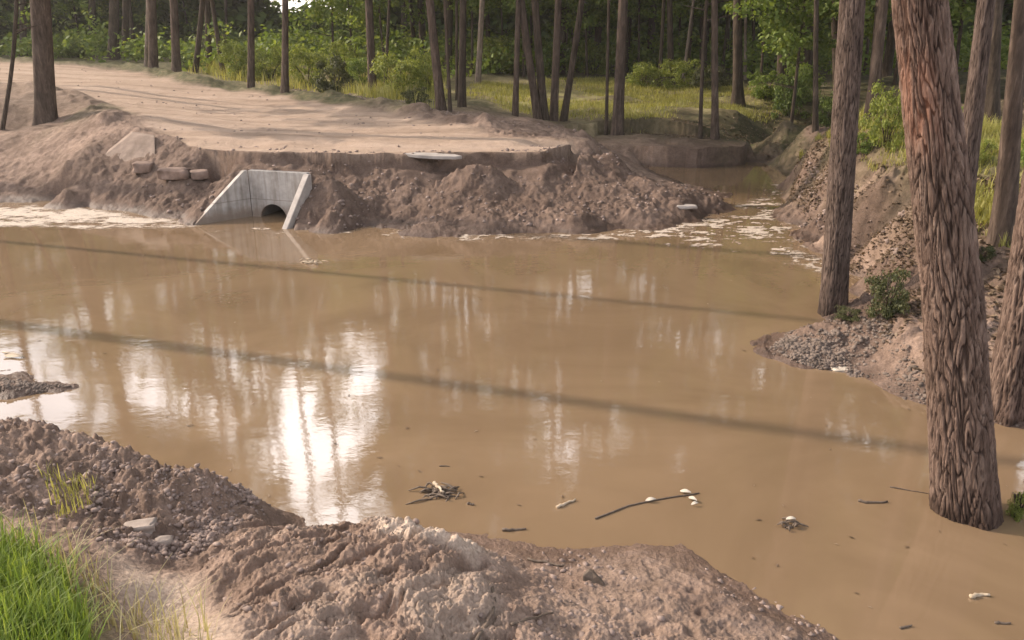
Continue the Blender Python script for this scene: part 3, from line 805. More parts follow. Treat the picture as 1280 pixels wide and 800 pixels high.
# ------------------------------------------------------------------ leaf clouds
def leaf_quads(C, Dn, size, aspect, rng, droop=.25):
    """one folded diamond per centre C; Dn = facing normals"""
    n = len(C)
    Dn = Dn + rng.normal(0, .55, (n, 3)); Dn /= np.linalg.norm(Dn, axis=1)[:, None]
    t = rng.normal(0, 1, (n, 3)); t[:, 2] -= droop
    t -= Dn * (t * Dn).sum(1)[:, None]; t /= np.linalg.norm(t, axis=1)[:, None] + 1e-9
    s = np.cross(Dn, t)
    L = size * rng.uniform(.6, 1.25, (n, 1)); Wd = L * aspect
    b = C - t * L * .5; tip = C + t * L * .5
    l = C - s * Wd * .5 + Dn * L * .07 - t * L * .06; r = C + s * Wd * .5 + Dn * L * .07 - t * L * .06
    V = np.stack([b, r, tip, l], 1).reshape(-1, 3)
    return V, np.arange(n * 4).reshape(-1, 4)

def crown_mesh(name, mat, clumps, per, csize, leaf, aspect, seed, droop=.3):
    """clumps: array (k,3) of clump centres; leaves scatter in flattened blobs about each"""
    rng = np.random.default_rng(seed)
    k = len(clumps)
    sz = csize * rng.uniform(.6, 1.3, (k, 1, 1))
    off = rng.normal(0, 1, (k, per, 3)); nr = np.linalg.norm(off, axis=2, keepdims=True)
    off = off / nr * (rng.random((k, per, 1)) ** .45)
    fl = off * np.array([1, 1, .55]) * sz
    C = (clumps[:, None, :] + fl).reshape(-1, 3)
    D = off.reshape(-1, 3) * .8 + np.array([0, 0, .7])
    V, Q = leaf_quads(C, D, leaf, aspect, rng, droop)
    return new_mesh(name, V, Q, mat, False)

def blob_pts(k, rx, rz, zc, seed, hollow=.35, lump=.35):
    rng = np.random.default_rng(seed)
    d = rng.normal(0, 1, (k, 3)); d /= np.linalg.norm(d, axis=1)[:, None]
    rad = rng.uniform(hollow, 1, (k, 1)) ** .6
    lob = 1 + lump * vnoise(d[:, 0] * 2.1 + seed, d[:, 1] * 2.1 + d[:, 2] * 1.7, seed)[:, None]
    p = d * rad * lob * np.array([rx, rx, rz])
    p[:, 2] += zc
    return p

PINE = []
for s in range(5):
    rng = np.random.default_rng(200 + s)
    # tiers of flat sprays at the ends of limbs
    pts = []
    for k in range(16):
        f = k / 15
        ang = rng.uniform(0, 2 * np.pi); L = (2.6 - 1.7 * f) * rng.uniform(.55, 1.1)
        for q in range(4):
            g = rng.uniform(.45, 1.0)
            pts.append((math.cos(ang) * L * g + rng.normal(0, .25), math.sin(ang) * L * g + rng.normal(0, .25), -5.2 + 5.4 * f + g * .35 + rng.normal(0, .2)))
    PINE.append(crown_mesh('pine_crown', M_NEEDLE, np.array(pts), 75, .62, .26, .22, 300 + s, .1))
UNDER = []; UNDERD = []
for s in range(4):
    p = blob_pts(64, 1.55, 1.7, 0, 400 + s)
    UNDER.append(crown_mesh('leafy_crown', M_LEAF, p, 95, .42, .125, .62, 420 + s))
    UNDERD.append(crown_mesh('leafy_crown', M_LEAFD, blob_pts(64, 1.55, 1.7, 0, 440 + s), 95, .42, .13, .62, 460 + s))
BUSH = {}
for kind, mt in (('b', M_BUSH), ('d', M_BUSHD), ('g', M_LEAF), ('k', M_LEAFD)):
    BUSH[kind] = []
    for s in range(3):
        p = blob_pts(46, .85, .62, .48, 500 + s * 3 + ord(kind)); p[:, 2] = np.maximum(p[:, 2], .06)
        BUSH[kind].append(crown_mesh('foliage', mt, p, 90, .26, .085, .6, 520 + s + ord(kind), .1))

# ------------------------------------------------------------------ trees
def trunk_mesh(name, axis, rad, mat, sides=14, limbs=(), bark=0.0, seed=0, flare=.35, sub=None):
    """axis: points local to base; rad: radii; densely resampled. bark: depth of real furrows in metres"""
    rng = np.random.default_rng(seed)
    P_ = np.asarray(axis, float); rad = np.asarray(rad, float)
    s = np.concatenate([[0], np.cumsum(np.linalg.norm(np.diff(P_, axis=0), axis=1))])
    step = sub or .35
    ss = np.concatenate([np.linspace(s[0], min(s[-1], 5.0), max(8, int(min(s[-1], 5.0) / step))), np.arange(5.0 + .5, s[-1], .6), [s[-1]]]) if s[-1] > 5.5 else np.linspace(0, s[-1], max(8, int(s[-1] / step)))
    C = np.stack([np.interp(ss, s, P_[:, k]) for k in range(3)], -1)
    ker = np.array([.25, .5, .25])
    for _ in range(6 if not sub else 60):
        C[1:-1] = C[:-2] * .25 + C[1:-1] * .5 + C[2:] * .25
    rr = np.interp(ss, s, rad)
    hz = C[:, 2]
    th = np.arange(sides) / sides * 2 * np.pi
    TH, SS = np.meshgrid(th, ss)
    ph = rng.uniform(0, 6, 4)
    fl = np.exp(-np.clip(hz, -.2, 9) / .28)[:, None]
    rad2 = rr[:, None] * (1 + .05 * np.sin(2 * TH + ph[0] + SS * .5) + .03 * np.sin(3 * TH + ph[1] - SS * .8) + flare * fl * (1 + .45 * np.sin(4 * TH + ph[2]) + .3 * np.sin(7 * TH + ph[3])) * .6)
    ridge = None
    if bark:
        arc = TH / (2 * np.pi)
        nwrap = 36
        wx = arc * nwrap + 0.55 * np.sin(SS * 3.1 + 4 * TH) * .3 + 1.0 * vnoise(np.cos(TH) * 3 + 7, SS * 5 + np.sin(TH) * 3, 5)
        wy = SS * 5.2 + 1.1 * vnoise(np.cos(TH) * 5, SS * 4 + np.sin(TH) * 5, 6)
        f1, f2, idv = worley(wx, wy, 33, nwrap)
        g1, g2, gid = worley(wx * 2, wy * 2.6 + 9, 44, nwrap * 2)
        e = smooth(.02, .26, f2 - f1); e2 = smooth(.02, .22, g2 - g1)
        fine = vnoise(np.cos(TH) * 40, SS * 26 + np.sin(TH) * 40, 8) * .12 + vnoise(np.cos(TH) * 90, SS * 60 + np.sin(TH) * 90, 18) * .07
        ridge = np.clip(e * (.62 + .38 * idv) * (.8 + .2 * e2) + fine * 1.3, 0, 1.2)
        rad2 = rad2 + bark * (ridge - .6)
    T = np.gradient(C, axis=0); T /= np.linalg.norm(T, axis=1)[:, None]
    A = np.cross(np.array([0, 1.0, 0]), T); A /= np.linalg.norm(A, axis=1)[:, None]; B = np.cross(T, A)
    V = C[:, None, :] + A[:, None, :] * (np.cos(TH) * rad2)[..., None] + B[:, None, :] * (np.sin(TH) * rad2)[..., None]
    V = V.reshape(-1, 3)
    n = sides
    i = np.arange(len(ss) - 1)[:, None] * n; j = np.arange(n)[None, :]; j2 = (j + 1) % n
    Q = np.stack([i + j, i + j2, i + n + j2, i + n + j], -1).reshape(-1, 4)
    rv = (ridge.ravel() if ridge is not None else np.full(len(V), .5))
    fk = np.zeros(len(V))
    if bark:
        # orange sunlight put into the bark colour on the trunk's left side
        zz = V[:, 2].reshape(TH.shape)
        side = np.cos(TH - math.pi - .55)
        fk = (smooth(.45, .95, side) * smooth(1.85, 2.1, zz) * (.2 + .8 * (1 - smooth(2.25, 2.42, zz))) * (.25 + .75 * smooth(-.25, .35, fbm(TH * 4, SS * 3, 3, 12)))).ravel()
    if limbs:
        mb = MB()
        for (pts, rads) in limbs:
            mb.tube(pts, rads, 6, False)
        LV = np.vstack(mb.v); LQ = np.vstack(mb.q)
        Q = np.vstack([Q, LQ + len(V)]); V = np.vstack([V, LV])
        rv = np.append(rv, np.full(len(LV), .5)); fk = np.append(fk, np.zeros(len(LV)))
    me = new_mesh(name, V, Q, mat)
    for nm, arr in (('ridge', rv), ('sun_patch', fk)):
        a = me.attributes.new(nm, 'FLOAT', 'POINT'); a.data.foreach_set('value', arr.astype(np.float32))
    return me

def add_tree(name, base, p1, r0, r1, H, mat, crown, label, group=None, cscale=1.0, bark=0.0, sides=14, sub=None, seed=0, flare=.35, cz=0, cat='tree', mid=None):
    """base, p1: world points on the axis (p1 about where the trunk leaves the picture); crown None or list of meshes"""
    rng = random.Random(seed * 31 + 5)
    base = np.asarray(base, float); p1 = np.asarray(p1, float)
    root = empty(name, tuple(base), label, cat, group)
    d = p1 - base; h1 = d[2]
    e = d / np.linalg.norm(d)
    pts = [-e * .35, np.zeros(3)]; rads = [r0 * 1.0, r0]
    if mid is not None:
        pts.append(d * .5 + np.array(mid)); rads.append((r0 + r1) / 2)
    pts.append(d); rads.append(r1)
    # continue, bending back to the vertical
    p = d.copy(); dirn = e.copy(); z0 = p[2]; k = 0
    while p[2] < H - .2 and k < 40:
        stp = min(1.0, H - p[2])
        dirn = dirn * .8 + np.array([rng.uniform(-.04, .04), rng.uniform(-.04, .04), 1]) * .2
        dirn /= np.linalg.norm(dirn)
        p = p + dirn * stp / max(dirn[2], .3); k += 1
        pts.append(p.copy()); rads.append(max(.02, r1 * (1 - .93 * (p[2] - z0) / (H - z0))))
    top = pts[-1]
    limbs = []
    if crown is not None:
        for k in range(9):
            f = rng.uniform(.62, .97)
            zz = f * H
            q = np.array([np.interp(zz, [a[2] for a in pts], [a[c] for a in pts]) for c in range(3)])
            a = rng.uniform(0, 6.28); L = (2.2 - 1.5 * (f - .6) / .4) * rng.uniform(.6, 1.0) * cscale
            rr = np.interp(zz, [a_[2] for a_ in pts], rads) * .35
            limbs.append(([q, q + np.array([math.cos(a) * L * .5, math.sin(a) * L * .5, L * .12]), q + np.array([math.cos(a) * L, math.sin(a) * L, L * .3])], [rr, rr * .7, .008]))
        # a few dead stubs lower down
        for k in range(3):
            zz = rng.uniform(.25, .55) * H
            q = np.array([np.interp(zz, [a[2] for a in pts], [a[c] for a in pts]) for c in range(3)])
            a = rng.uniform(0, 6.28); L = rng.uniform(.25, .7)
            limbs.append(([q, q + np.array([math.cos(a) * L, math.sin(a) * L, L * .2])], [.018, .006]))
    me = trunk_mesh('trunk', pts, rads, mat, sides, limbs, bark, seed, flare, sub)
    link('trunk', me, root)
    if crown is not None:
        c = link('crown', crown[seed % len(crown)], root, tuple(top + np.array([0, 0, cz])))
        c.rotation_euler = (0, 0, rng.uniform(0, 6.28)); c.scale = (cscale, cscale, cscale * rng.uniform(.9, 1.15))
    return root

def px_tree(name, u, v, w, u1, H, mat, crown, label, w1=None, dist=None, **kw):
    if dist is None:
        b = hit(u, v)
    else:
        d = ray(u, v); t = dist / d[1]
        b = np.array([d[0] * t, dist, base_h([d[0] * t], [dist])[0]])
    b[2] = base_h([b[0]], [b[1]])[0]
    dep = b[1] * CP + (CH - b[2]) * SP
    p1 = at_y(u1, 0, b[1])
    dep1 = p1[1] * CP + (CH - p1[2]) * SP
    r0 = w / F * dep / 2
    r1 = (w1 if w1 else w * .88) / F * dep1 / 2
    if p1[2] - b[2] < .8:
        p1 = b + (p1 - b) * .8 / max(p1[2] - b[2], .05)
    return add_tree(name, b, p1, r0, r1, H, mat, crown, label, **kw)

_seed = [0]
def T(u, v, w, u1, H, label, mat=None, crown='pine', name='pine_tree', **kw):
    _seed[0] += 1
    kw.setdefault('seed', _seed[0])
    if H >= 8: H = H * (1.4 if not 290 < u < 480 else 23.0 / H)
    if 170 < u < 290: H = 24.5
    cr = {'pine': PINE, 'leaf': UNDER, 'dark': UNDERD, None: None}[crown]
    return px_tree(name, u, v, w, u1, H, mat or M_BARK, cr, label, **kw)

GB = 'trees around the clearing'
# near trees
T(1214, 640, 70, 1148, 15, 'massive furrowed pine trunk leaning left out of the water, orange sunlight painted near the top', M_BARKN, bark=.0115, sides=240, sub=.008, flare=.3, w1=63, mid=(.03, 0, 0), group=GB)
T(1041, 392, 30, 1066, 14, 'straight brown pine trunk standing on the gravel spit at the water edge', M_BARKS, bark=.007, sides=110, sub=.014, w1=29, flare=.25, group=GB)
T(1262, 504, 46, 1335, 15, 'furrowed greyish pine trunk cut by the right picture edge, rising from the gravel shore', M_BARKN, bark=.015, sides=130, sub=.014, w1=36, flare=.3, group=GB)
T(1192, 352, 27, 1233, 14, 'pinkish brown pine trunk just behind the massive leaning pine', M_BARKS, bark=.006, sides=80, sub=.025, w1=20, group=GB)
T(1253, 302, 28, 1276, 14, 'mossy grey trunk on the right bank between the pinkish pine and the picture edge', M_BARK, sides=40, sub=.05, w1=17, group=GB)
T(1237, 158, 19, 1243, 13, 'dark stout trunk behind the right bank with leaves hanging in front', M_BARKD, group=GB, sides=20)
T(1088, 150, 14, 1104, 12, 'slightly leaning trunk behind the bright bush between the spit pine and the massive pine', M_BARK, group=GB, sides=18)
T(1047, 116, 10, 1043, 12, 'dim trunk seen just left of the spit pine, behind the leafy branches', M_BARKD, group=GB)
# left
T(58, 152, 23, 50, 13, 'thick dark trunk on the bare slope at the far left below the road', M_BARK, group=GB, sides=30, sub=.06, w1=22)
# back row, left to right
T(30, 72, 8, 28, 13, 'slim trunk left of the thick dark trunk, at the far left of the forest edge', M_BARKD, group=GB, dist=34)
T(116, 74, 9, 115, 14, 'single slim trunk right of the thick dark trunk at the top of the road', M_BARKD, group=GB, dist=36)
T(142, 76, 13, 143, 14, 'left and thicker one of two trunks standing close together above the road', M_BARKD, group=GB, dist=32)
T(157, 78, 9, 158, 13, 'right and thinner one of two trunks standing close together above the road', M_BARKD, group=GB, dist=33)
T(182, 88, 4, 185, 10, 'very thin pale trunk pressed against the left side of a dark one at the road', M_BARKL, group=GB)
T(192, 91, 12, 190, 14, 'dark trunk with the very thin pale one at its left side', M_BARK, group=GB)
T(221, 94, 11, 217, 14, 'dark trunk by the far road edge, left of the splayed group of three stems', M_BARK, group=GB)
T(244, 92, 7, 254, 9, 'left stem of the splayed group of three, tilting right as it rises', M_BARKD, group=GB)
T(262, 88, 8, 259, 8.5, 'upright middle stem of the splayed group of three', M_BARKD, group=GB)
T(279, 94, 6, 265, 8, 'right stem of the splayed group of three, tilting left as it rises', M_BARKD, group=GB)
T(284, 76, 4, 282, 8, 'thin distant stem just right of the splayed group of three', M_BARKD, group=GB, dist=38)
T(314, 112, 9, 314, 9, 'upright trunk at the road verge, left of a matching pair in front of bright bushes', M_BARK, group=GB)
T(356, 119, 9, 357, 8.5, 'upright trunk at the road verge, right of a matching pair in front of bright bushes', M_BARK, group=GB)
T(466, 120, 11, 461, 15, 'dark trunk in bright bushes near the middle of the far road edge', M_BARK, group=GB)
T(481, 116, 4, 487, 9, 'thin stem tilting right beside the dark trunk in the bright bushes', M_BARKD, group=GB)
T(552, 142, 11, 537, 15, 'dark trunk leaning left at the road verge with a thin stem at its right', M_BARK, group=GB)
T(563, 143, 4.5, 556, 10, 'thin stem at the right side of the left leaning dark trunk', M_BARKD, group=GB)
T(577, 136, 10, 579, 16, 'straight dark trunk left of the pale thin one on the meadow edge', M_BARKD, group=GB)
T(571, 128, 4, 571, 11, 'thin stem hugging the left side of the straight dark trunk', M_BARKD, group=GB)
T(597, 108, 7, 603, 13, 'pale thin trunk on the shaded meadow, left of the close cluster', M_BARKL, group=GB)
T(644, 144, 7, 648, 14, 'slender trunk standing alone just left of the close cluster of four', M_BARK, group=GB)
T(672, 148, 10, 651, 16, 'leftmost stem of the close cluster of four, leaning left', M_BARK, group=GB)
T(680, 149, 10, 668, 15, 'second stem from the left in the close cluster of four, leaning left beside the first', M_BARKD, group=GB)
T(692, 149, 10, 698, 16, 'upright brighter third stem in the close cluster of four', M_BARK, group=GB)
T(705, 149, 8, 728, 13, 'rightmost stem of the close cluster of four, leaning right', M_BARKD, group=GB)
T(758, 154, 4, 761, 10, 'very thin dark stem just left of the thick meadow trunk', M_BARKD, group=GB)
T(772, 156, 13, 779, 16, 'thick dark trunk on the near edge of the sunny meadow', M_BARK, group=GB)
T(824, 108, 5, 830, 12, 'slim dark trunk at the back of the meadow, left of a stouter one', M_BARKD, group=GB)
T(839, 104, 8, 837, 14, 'stouter dark trunk at the back of the meadow among low shrubs', M_BARKD, group=GB)
T(853, 104, 4, 867, 12, 'thin pale stem leaning right at the back of the meadow', M_BARKL, group=GB)
T(876, 161, 5, 884, 4.2, 'short crooked dark stem left of the upright trunk on the meadow edge', M_BARKD, 'leaf', 'young_tree', group=GB, cscale=.55, mid=(-.05, 0, 0))
T(894, 164, 9, 893, 15, 'upright trunk on the meadow edge nearest to the stream', M_BARK, group=GB)
T(922, 132, 13, 922, 17, 'stout dark trunk with flared roots at the right end of the meadow', M_BARKD, group=GB, flare=.8)
T(931, 104, 4, 932, 12, 'thin pale stem just right of the stout trunk with flared roots', M_BARKL, group=GB, dist=27)
T(942, 100, 4, 941, 12, 'thin dark stem deep in the forest right of the stout trunk with flared roots', M_BARKD, group=GB, dist=31)
T(983, 110, 6, 983, 12, 'dim trunk in the shade above the dark green bushes, left one of two', M_BARKD, group=GB, dist=27)
T(1007, 110, 7, 1006, 12, 'dim trunk in the shade above the dark green bushes, right one of two', M_BARKD, group=GB, dist=26)
T(1019, 168, 7, 1020, 9, 'dark trunk at the head of the stream in front of the dark green bushes', M_BARKD, group=GB)
# crooked sapling at far left
px_tree('young_tree', 2, 160, 5, 20, 3.3, M_BARKD, UNDERD, 'small crooked sapling at the left picture edge on the slope', seed=77, cscale=.5, mid=(.12, 0, 0), group=GB)

# trees off to the left whose shadows cross the pond
for k, (x, y, r0, H) in enumerate(((-10.6, 8.45, .10, 18), (-11.6, 11.1, .065, 19), (-17, 15.2, .13, 24))):
    z = gz(x, y)
    add_tree('pine_tree', (x, y, z), (x + .05, y, z + 5), r0, r0 * .85, H, M_BARK, PINE, 'pine on the left shore beside the pond, outside the photograph', 'pines on the left shore', seed=100 + k)

# dim trunks deep in the forest, nothing tells them apart
rng = random.Random(5)
for k in range(26):
    u = [70, 85, 98, 20, 128, 170, 235, 440, 505, 520, 530, 610, 622, 634, 720, 735, 745, 800, 812, 908, 960, 972, 1060, 1120, 1165, 1262][k]
    y = rng.uniform(32, 48)
    d = ray(u, 80); x = d[0] * y / d[1]
    z = base_h([x], [y])[0]
    r0 = rng.uniform(.08, .17)
    gap = 385 < u < 470
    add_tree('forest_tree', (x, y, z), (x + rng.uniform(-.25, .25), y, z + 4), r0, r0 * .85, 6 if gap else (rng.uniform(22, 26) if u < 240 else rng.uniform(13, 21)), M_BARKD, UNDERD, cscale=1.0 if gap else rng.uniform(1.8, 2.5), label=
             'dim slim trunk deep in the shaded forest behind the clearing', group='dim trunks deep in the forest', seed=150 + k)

rng = random.Random(9)
for k, (x, y, H, cs) in enumerate(((9, 16, 13, 2.2), (11, 14, 12, 2.1), (8, 19.5, 14, 2.2), (12, 18, 15, 2.4), (7.4, 23, 15, 2.2), (9.3, 12.4, 9.5, 2.1), (8.4, 11.3, 8.5, 1.8), (9.3, 13.5, 8, 2.0), (7.9, 12.5, 7.2, 1.7), (10.5, 13.6, 8.5, 2.0), (7.7, 17.6, 7.5, 1.6))):  # trees added to close bright sky gaps in the pond's reflection
    z = gz(x, y)
    add_tree('forest_tree', (x, y, z), (x + rng.uniform(-.3, .3), y, z + 4), .12, .10, H, M_BARKD, UNDERD,
             'forest tree added on the slope behind the right bank to close reflected sky gaps', 'added forest trees on the right slope', seed=280 + k, cscale=cs)
for k, (x, y, H, cs) in enumerate(((-12.9, 19.8, 9.5, 1.6), (-16, 21.5, 10.5, 1.8))):  # unseen trees added to block sky glare on the pond
    z = gz(x, y)
    add_tree('forest_tree', (x, y, z), (x, y, z + 4), .12, .10, H, M_BARKD, UNDERD, 'unseen leafy tree added beyond the left picture edge to block sky glare', 'added leafy trees left of the road', seed=290 + k, cscale=cs)
for k, (u, y, H) in enumerate(((1010, 26, 17), (1110, 24, 18), (1230, 19, 17), (1330, 17, 18), (1450, 13, 17), (1600, 11, 17), (1335, 13, 11), (1400, 15, 12), (1500, 12, 10.5), (1345, 10.5, 9.5), (1560, 16, 20), (560, 30, 17), (700, 29, 18), (880, 29, 18), (780, 31, 20))):  # crowns added to cover bright sky reflected in the pond
    d = ray(u, 80); x = d[0] * y / d[1]; z = base_h([x], [y])[0]
    add_tree('forest_tree', (x, y, z), (x + rng.uniform(-.3, .3), y, z + 4), .13, .11, H, M_BARKD, UNDERD,
             'tall forest tree added for its crown above the picture, darkening the pond reflection', 'added tall forest trees', seed=250 + k, cscale=rng.uniform(2.4, 3.0))

# ------------------------------------------------------------------ understory trees and bushes
def leafy(u, dist, hgt, cs, label, dark=False, group='leafy understory trees', zc=None, thick=.05):
    _seed[0] += 1
    d = ray(u, 60); x = d[0] * dist / d[1]
    z = base_h([x], [dist])[0]
    return add_tree('leafy_tree', (x, dist, z), (x + random.uniform(-.15, .15), dist, z + hgt * .5), thick, thick * .7, hgt, M_BARKD, UNDERD if dark else UNDER,
                    label, group, seed=_seed[0], cscale=cs, cz=-.9 * cs)
L1 = 'leafy tree in the dense green wall behind the left trunks'
L2 = 'leafy tree in the dense green wall behind the close cluster of four'
L3 = 'leafy tree in the dense dark wall behind the meadow'
L4 = 'leafy tree in the dense green wall behind the right bank'
for (u, dist, hgt, cs) in ((18, 40, 6, 1.5), (75, 44, 5.6, 1.4), (100, 37, 4.4, 1.0), (130, 46, 7, 1.7), (165, 40, 5, 1.2), (205, 44, 5.4, 1.3), (240, 42, 4.6, 1.0), (-60, 38, 6, 1.6), (-150, 36, 7, 1.8)):
    leafy(u, dist, hgt, cs, L1, dist > 41, 'leafy trees behind the left trunks')
for (u, dist, hgt, cs) in ((440, 33, 4.6, 1.25), (480, 31, 5, 1.3), (520, 36, 6, 1.5), (560, 33, 5, 1.3), (600, 36, 6.4, 1.5), (630, 31, 5, 1.2), (665, 36, 6, 1.5), (720, 33, 5.4, 1.35), (745, 31, 4.6, 1.1), (590, 29, 4.2, .95), (655, 28, 4.3, .95), (705, 29, 4.0, .9), (735, 28, 4.4, 1.0)):
    leafy(u, dist, hgt, cs, L2, u in (600, 665), 'leafy trees behind the cluster')
for (u, dist, hgt, cs) in ((785, 35, 6, 1.5), (815, 38, 6, 1.5), (850, 34, 5.6, 1.4), (885, 38, 6.4, 1.6), (915, 33, 5.6, 1.3), (950, 36, 6, 1.5), (800, 29, 4.3, .95), (862, 28, 4.3, .95), (905, 29, 4.5, 1.0)):
    leafy(u, dist, hgt, cs, L3, u in (815, 885), 'leafy trees behind the meadow')
for (u, dist, hgt, cs) in ((1060, 21, 5, 1.1), (1125, 22, 5.4, 1.3), (1165, 18, 4.8, 1.1), (1200, 21, 5.2, 1.3), (1245, 19, 5, 1.2), (1290, 18, 5.2, 1.3), (1340, 20, 6, 1.5), (1085, 27, 6, 1.5), (1180, 28, 6.4, 1.6)):
    leafy(u, dist, hgt, cs, L4, dist > 21, 'leafy trees behind the right bank')
leafy(1000, 19, 4.4, 1.0, 'leafy tree with bright sprays hanging over the stream head, left of the spit pine', False, 'leafy trees over the stream', thick=.04)
leafy(955, 24, 4.7, 1.05, 'leafy tree with green sprays behind the trunk with flared roots', False, 'leafy trees over the stream', thick=.04)
leafy(415, 26, 4.4, 1.05, 'bright leafy tree above the bushes at the far side of the road', False, thick=.04)

_bk = [0]
def bush(u, v, w, h, kind, label, group='bushes at the forest edge', dist=None, cat='bush'):
    _bk[0] += 1
    if dist is None:
        b = hit(u, v)
    else:
        d = ray(u, v); t = dist / d[1]; b = np.array([d[0] * t, dist, 0]); b[2] = base_h([b[0]], [dist])[0]
    dep = b[1] * CP + (CH - b[2]) * SP
    o = empty('bush', tuple(b), label, cat, group)
    c = link('foliage', BUSH[kind][_bk[0] % 3], o)
    sx = w / F * dep / 2.0; sz = h / F * dep / 1.05
    c.scale = (sx, sx, sz); c.rotation_euler = (0, 0, _bk[0] * 1.7)
    mb = MB()
    rg = random.Random(_bk[0])
    for k in range(7):
        a = rg.uniform(0, 6.28); L = sx * rg.uniform(.3, .75)
        mb.tube([(0, 0, -.05), (math.cos(a) * L * .4, math.sin(a) * L * .4, sz * .35), (math.cos(a) * L, math.sin(a) * L, sz * rg.uniform(.6, .95))], [.018 * max(sx, .4), .012 * max(sx, .4), .004], 5)
    link('stem', mb.build('stem', M_BARKD), o)
    return o
bush(300, 98, 55, 42, 'b', 'light green bush behind the left one of the matching verge trunks')
bush(338, 100, 58, 40, 'b', 'light green bush between the matching verge trunks')
bush(385, 108, 62, 48, 'b', 'large light green bush right of the matching verge trunks')
bush(418, 116, 60, 44, 'd', 'olive bush close to the road, left of the trunk in the bushes')
bush(432, 98, 60, 44, 'b', 'light green bush behind the olive roadside bush')
bush(500, 122, 70, 52, 'b', 'broad light green bush right of the trunk in the bushes')
bush(455, 110, 50, 40, 'g', 'green bush around the foot of the trunk in the bushes')
bush(535, 122, 50, 60, 'b', 'tall light green bush left of the left leaning dark trunk')
bush(520, 134, 40, 24, 'd', 'low olive bush at the road verge')
bush(270, 82, 60, 38, 'd', 'dull bush behind the splayed group of three stems')
bush(365, 82, 110, 34, 'g', 'wide green bush at the back below the gap of sky', dist=36)
bush(300, 70, 110, 32, 'k', 'dark bush at the back left below the gap of sky', dist=44)
bush(420, 76, 90, 40, 'g', 'green bush at the back right below the gap of sky', dist=37)
bush(98, 74, 44, 30, 'g', 'green bush seen between the left trunks above the road', dist=34)
bush(78, 76, 40, 26, 'k', 'dark bush right behind the thick dark trunk', dist=33)
bush(172, 82, 40, 24, 'k', 'dark bush behind the very thin pale trunk', dist=31)
bush(235, 88, 44, 22, 'k', 'dark low bush left of the splayed stems')
bush(805, 112, 56, 32, 'b', 'light shrub at the back of the meadow, left of the slim dark trunk')
bush(848, 112, 62, 34, 'b', 'light shrub at the back of the meadow between the thin trunks')
bush(885, 114, 52, 32, 'd', 'dull shrub at the back of the meadow, left of the trunk with flared roots')
bush(955, 124, 58, 34, 'g', 'green bush right of the trunk with flared roots')
bush(985, 148, 56, 54, 'k', 'dark green bush at the stream head')
bush(1000, 132, 60, 50, 'g', 'green bush behind the dark one at the stream head')
bush(1040, 158, 46, 48, 'k', 'dark green bush left of the spit pine, on top of the bank')
bush(1108, 186, 62, 74, 'b', 'bright yellow green bush between the spit pine and the massive pine')
bush(1078, 196, 36, 30, 'g', 'small green bush low at the right side of the spit pine')
bush(1106, 400, 62, 66, 'd', 'dull low shrub on the gravel between the spit pine and the massive pine')
bush(1060, 400, 44, 16, 'd', 'flat tuft of dull ground shrub at the foot of the spit pine')
bush(1175, 190, 60, 60, 'g', 'green bush behind the massive pine on the bank')
bush(1220, 205, 40, 30, 'b', 'yellow green bush between the pinkish pine and the mossy trunk')
bush(1295, 215, 60, 60, 'g', 'green bush at the right picture edge on the bank')
bush(1270, 648, 26, 40, 'b', 'small weed at the right foot of the massive pine')
bush(1225, 330, 34, 26, 'd', 'dull weed on the slope behind the massive pine')
bush(690, 114, 70, 44, 'g', 'leafy green bush behind the close cluster of four', dist=29)
bush(618, 110, 66, 44, 'b', 'light green bush right of the pale thin trunk', dist=29)
bush(742, 112, 60, 40, 'b', 'light green bush left of the thick meadow trunk', dist=29)

# far wood: one mass
def far_wood():
    rg = np.random.default_rng(900)
    pts = []
    for k in range(5200):
        a = rg.uniform(-58, 58)
        rr = rg.uniform(46, 64)
        x = rr * math.sin(R(a)); y = rr * math.cos(R(a))
        u = 640 + F * math.tan(R(a)) / CP
        top = 21 + 4 * vnoise(np.array([a * .35]), np.array([1.0]), 3)[0]
        if 205 < u < 470: top = 19 + 3 * vnoise(np.array([a * 1.1]), np.array([3.0]), 4)[0]
        z = 1.0 + top * rg.uniform(0, 1) ** 1.1
        if a < -24: z = 1.0 + (z - 1) * max(.55, 1 - (-24 - a) / 18)
        el = math.degrees(math.atan2(z - 2.3, rr))
        if 338 < u < 440 and .9 < el < 4.2 and rg.random() < .93: continue
        pts.append((x, y, z))
    for k in range(1300):
        a = rg.uniform(-46, 46); rr = rg.uniform(44, 52)
        pts.append((rr * math.sin(R(a)), rr * math.cos(R(a)), rg.uniform(1.2, 7) if not -17 < a < -10.5 else rg.uniform(1, 3.2)))
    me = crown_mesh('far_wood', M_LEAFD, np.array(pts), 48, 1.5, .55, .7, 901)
    tag(link('far_wood', me), 'dark mass of far forest closing the view behind all trunks', 'forest', kind='stuff')
far_wood()
def undergrowth():
    rg = np.random.default_rng(950); pts = []
    while len(pts) < 1700:
        a = rg.uniform(-50, 55); rr = rg.uniform(27, 50)
        x, y = rr * math.sin(R(a)), rr * math.cos(R(a))
        s = sdf(np.array([x]), np.array([y]), ROAD)[0]; s2 = sdf(np.array([x]), np.array([y]), MEADOW)[0]
        if s > -1.5 or s2 > -.6: continue
        pts.append((x, y, base_h([x], [y])[0] + .1 + abs(rg.normal(0, .55))))
    me = crown_mesh('undergrowth', M_LEAF, np.array(pts), 42, .85, .2, .6, 951)
    tag(link('undergrowth', me), 'low green undergrowth covering the forest floor between the trunks', 'undergrowth', kind='stuff')
undergrowth()

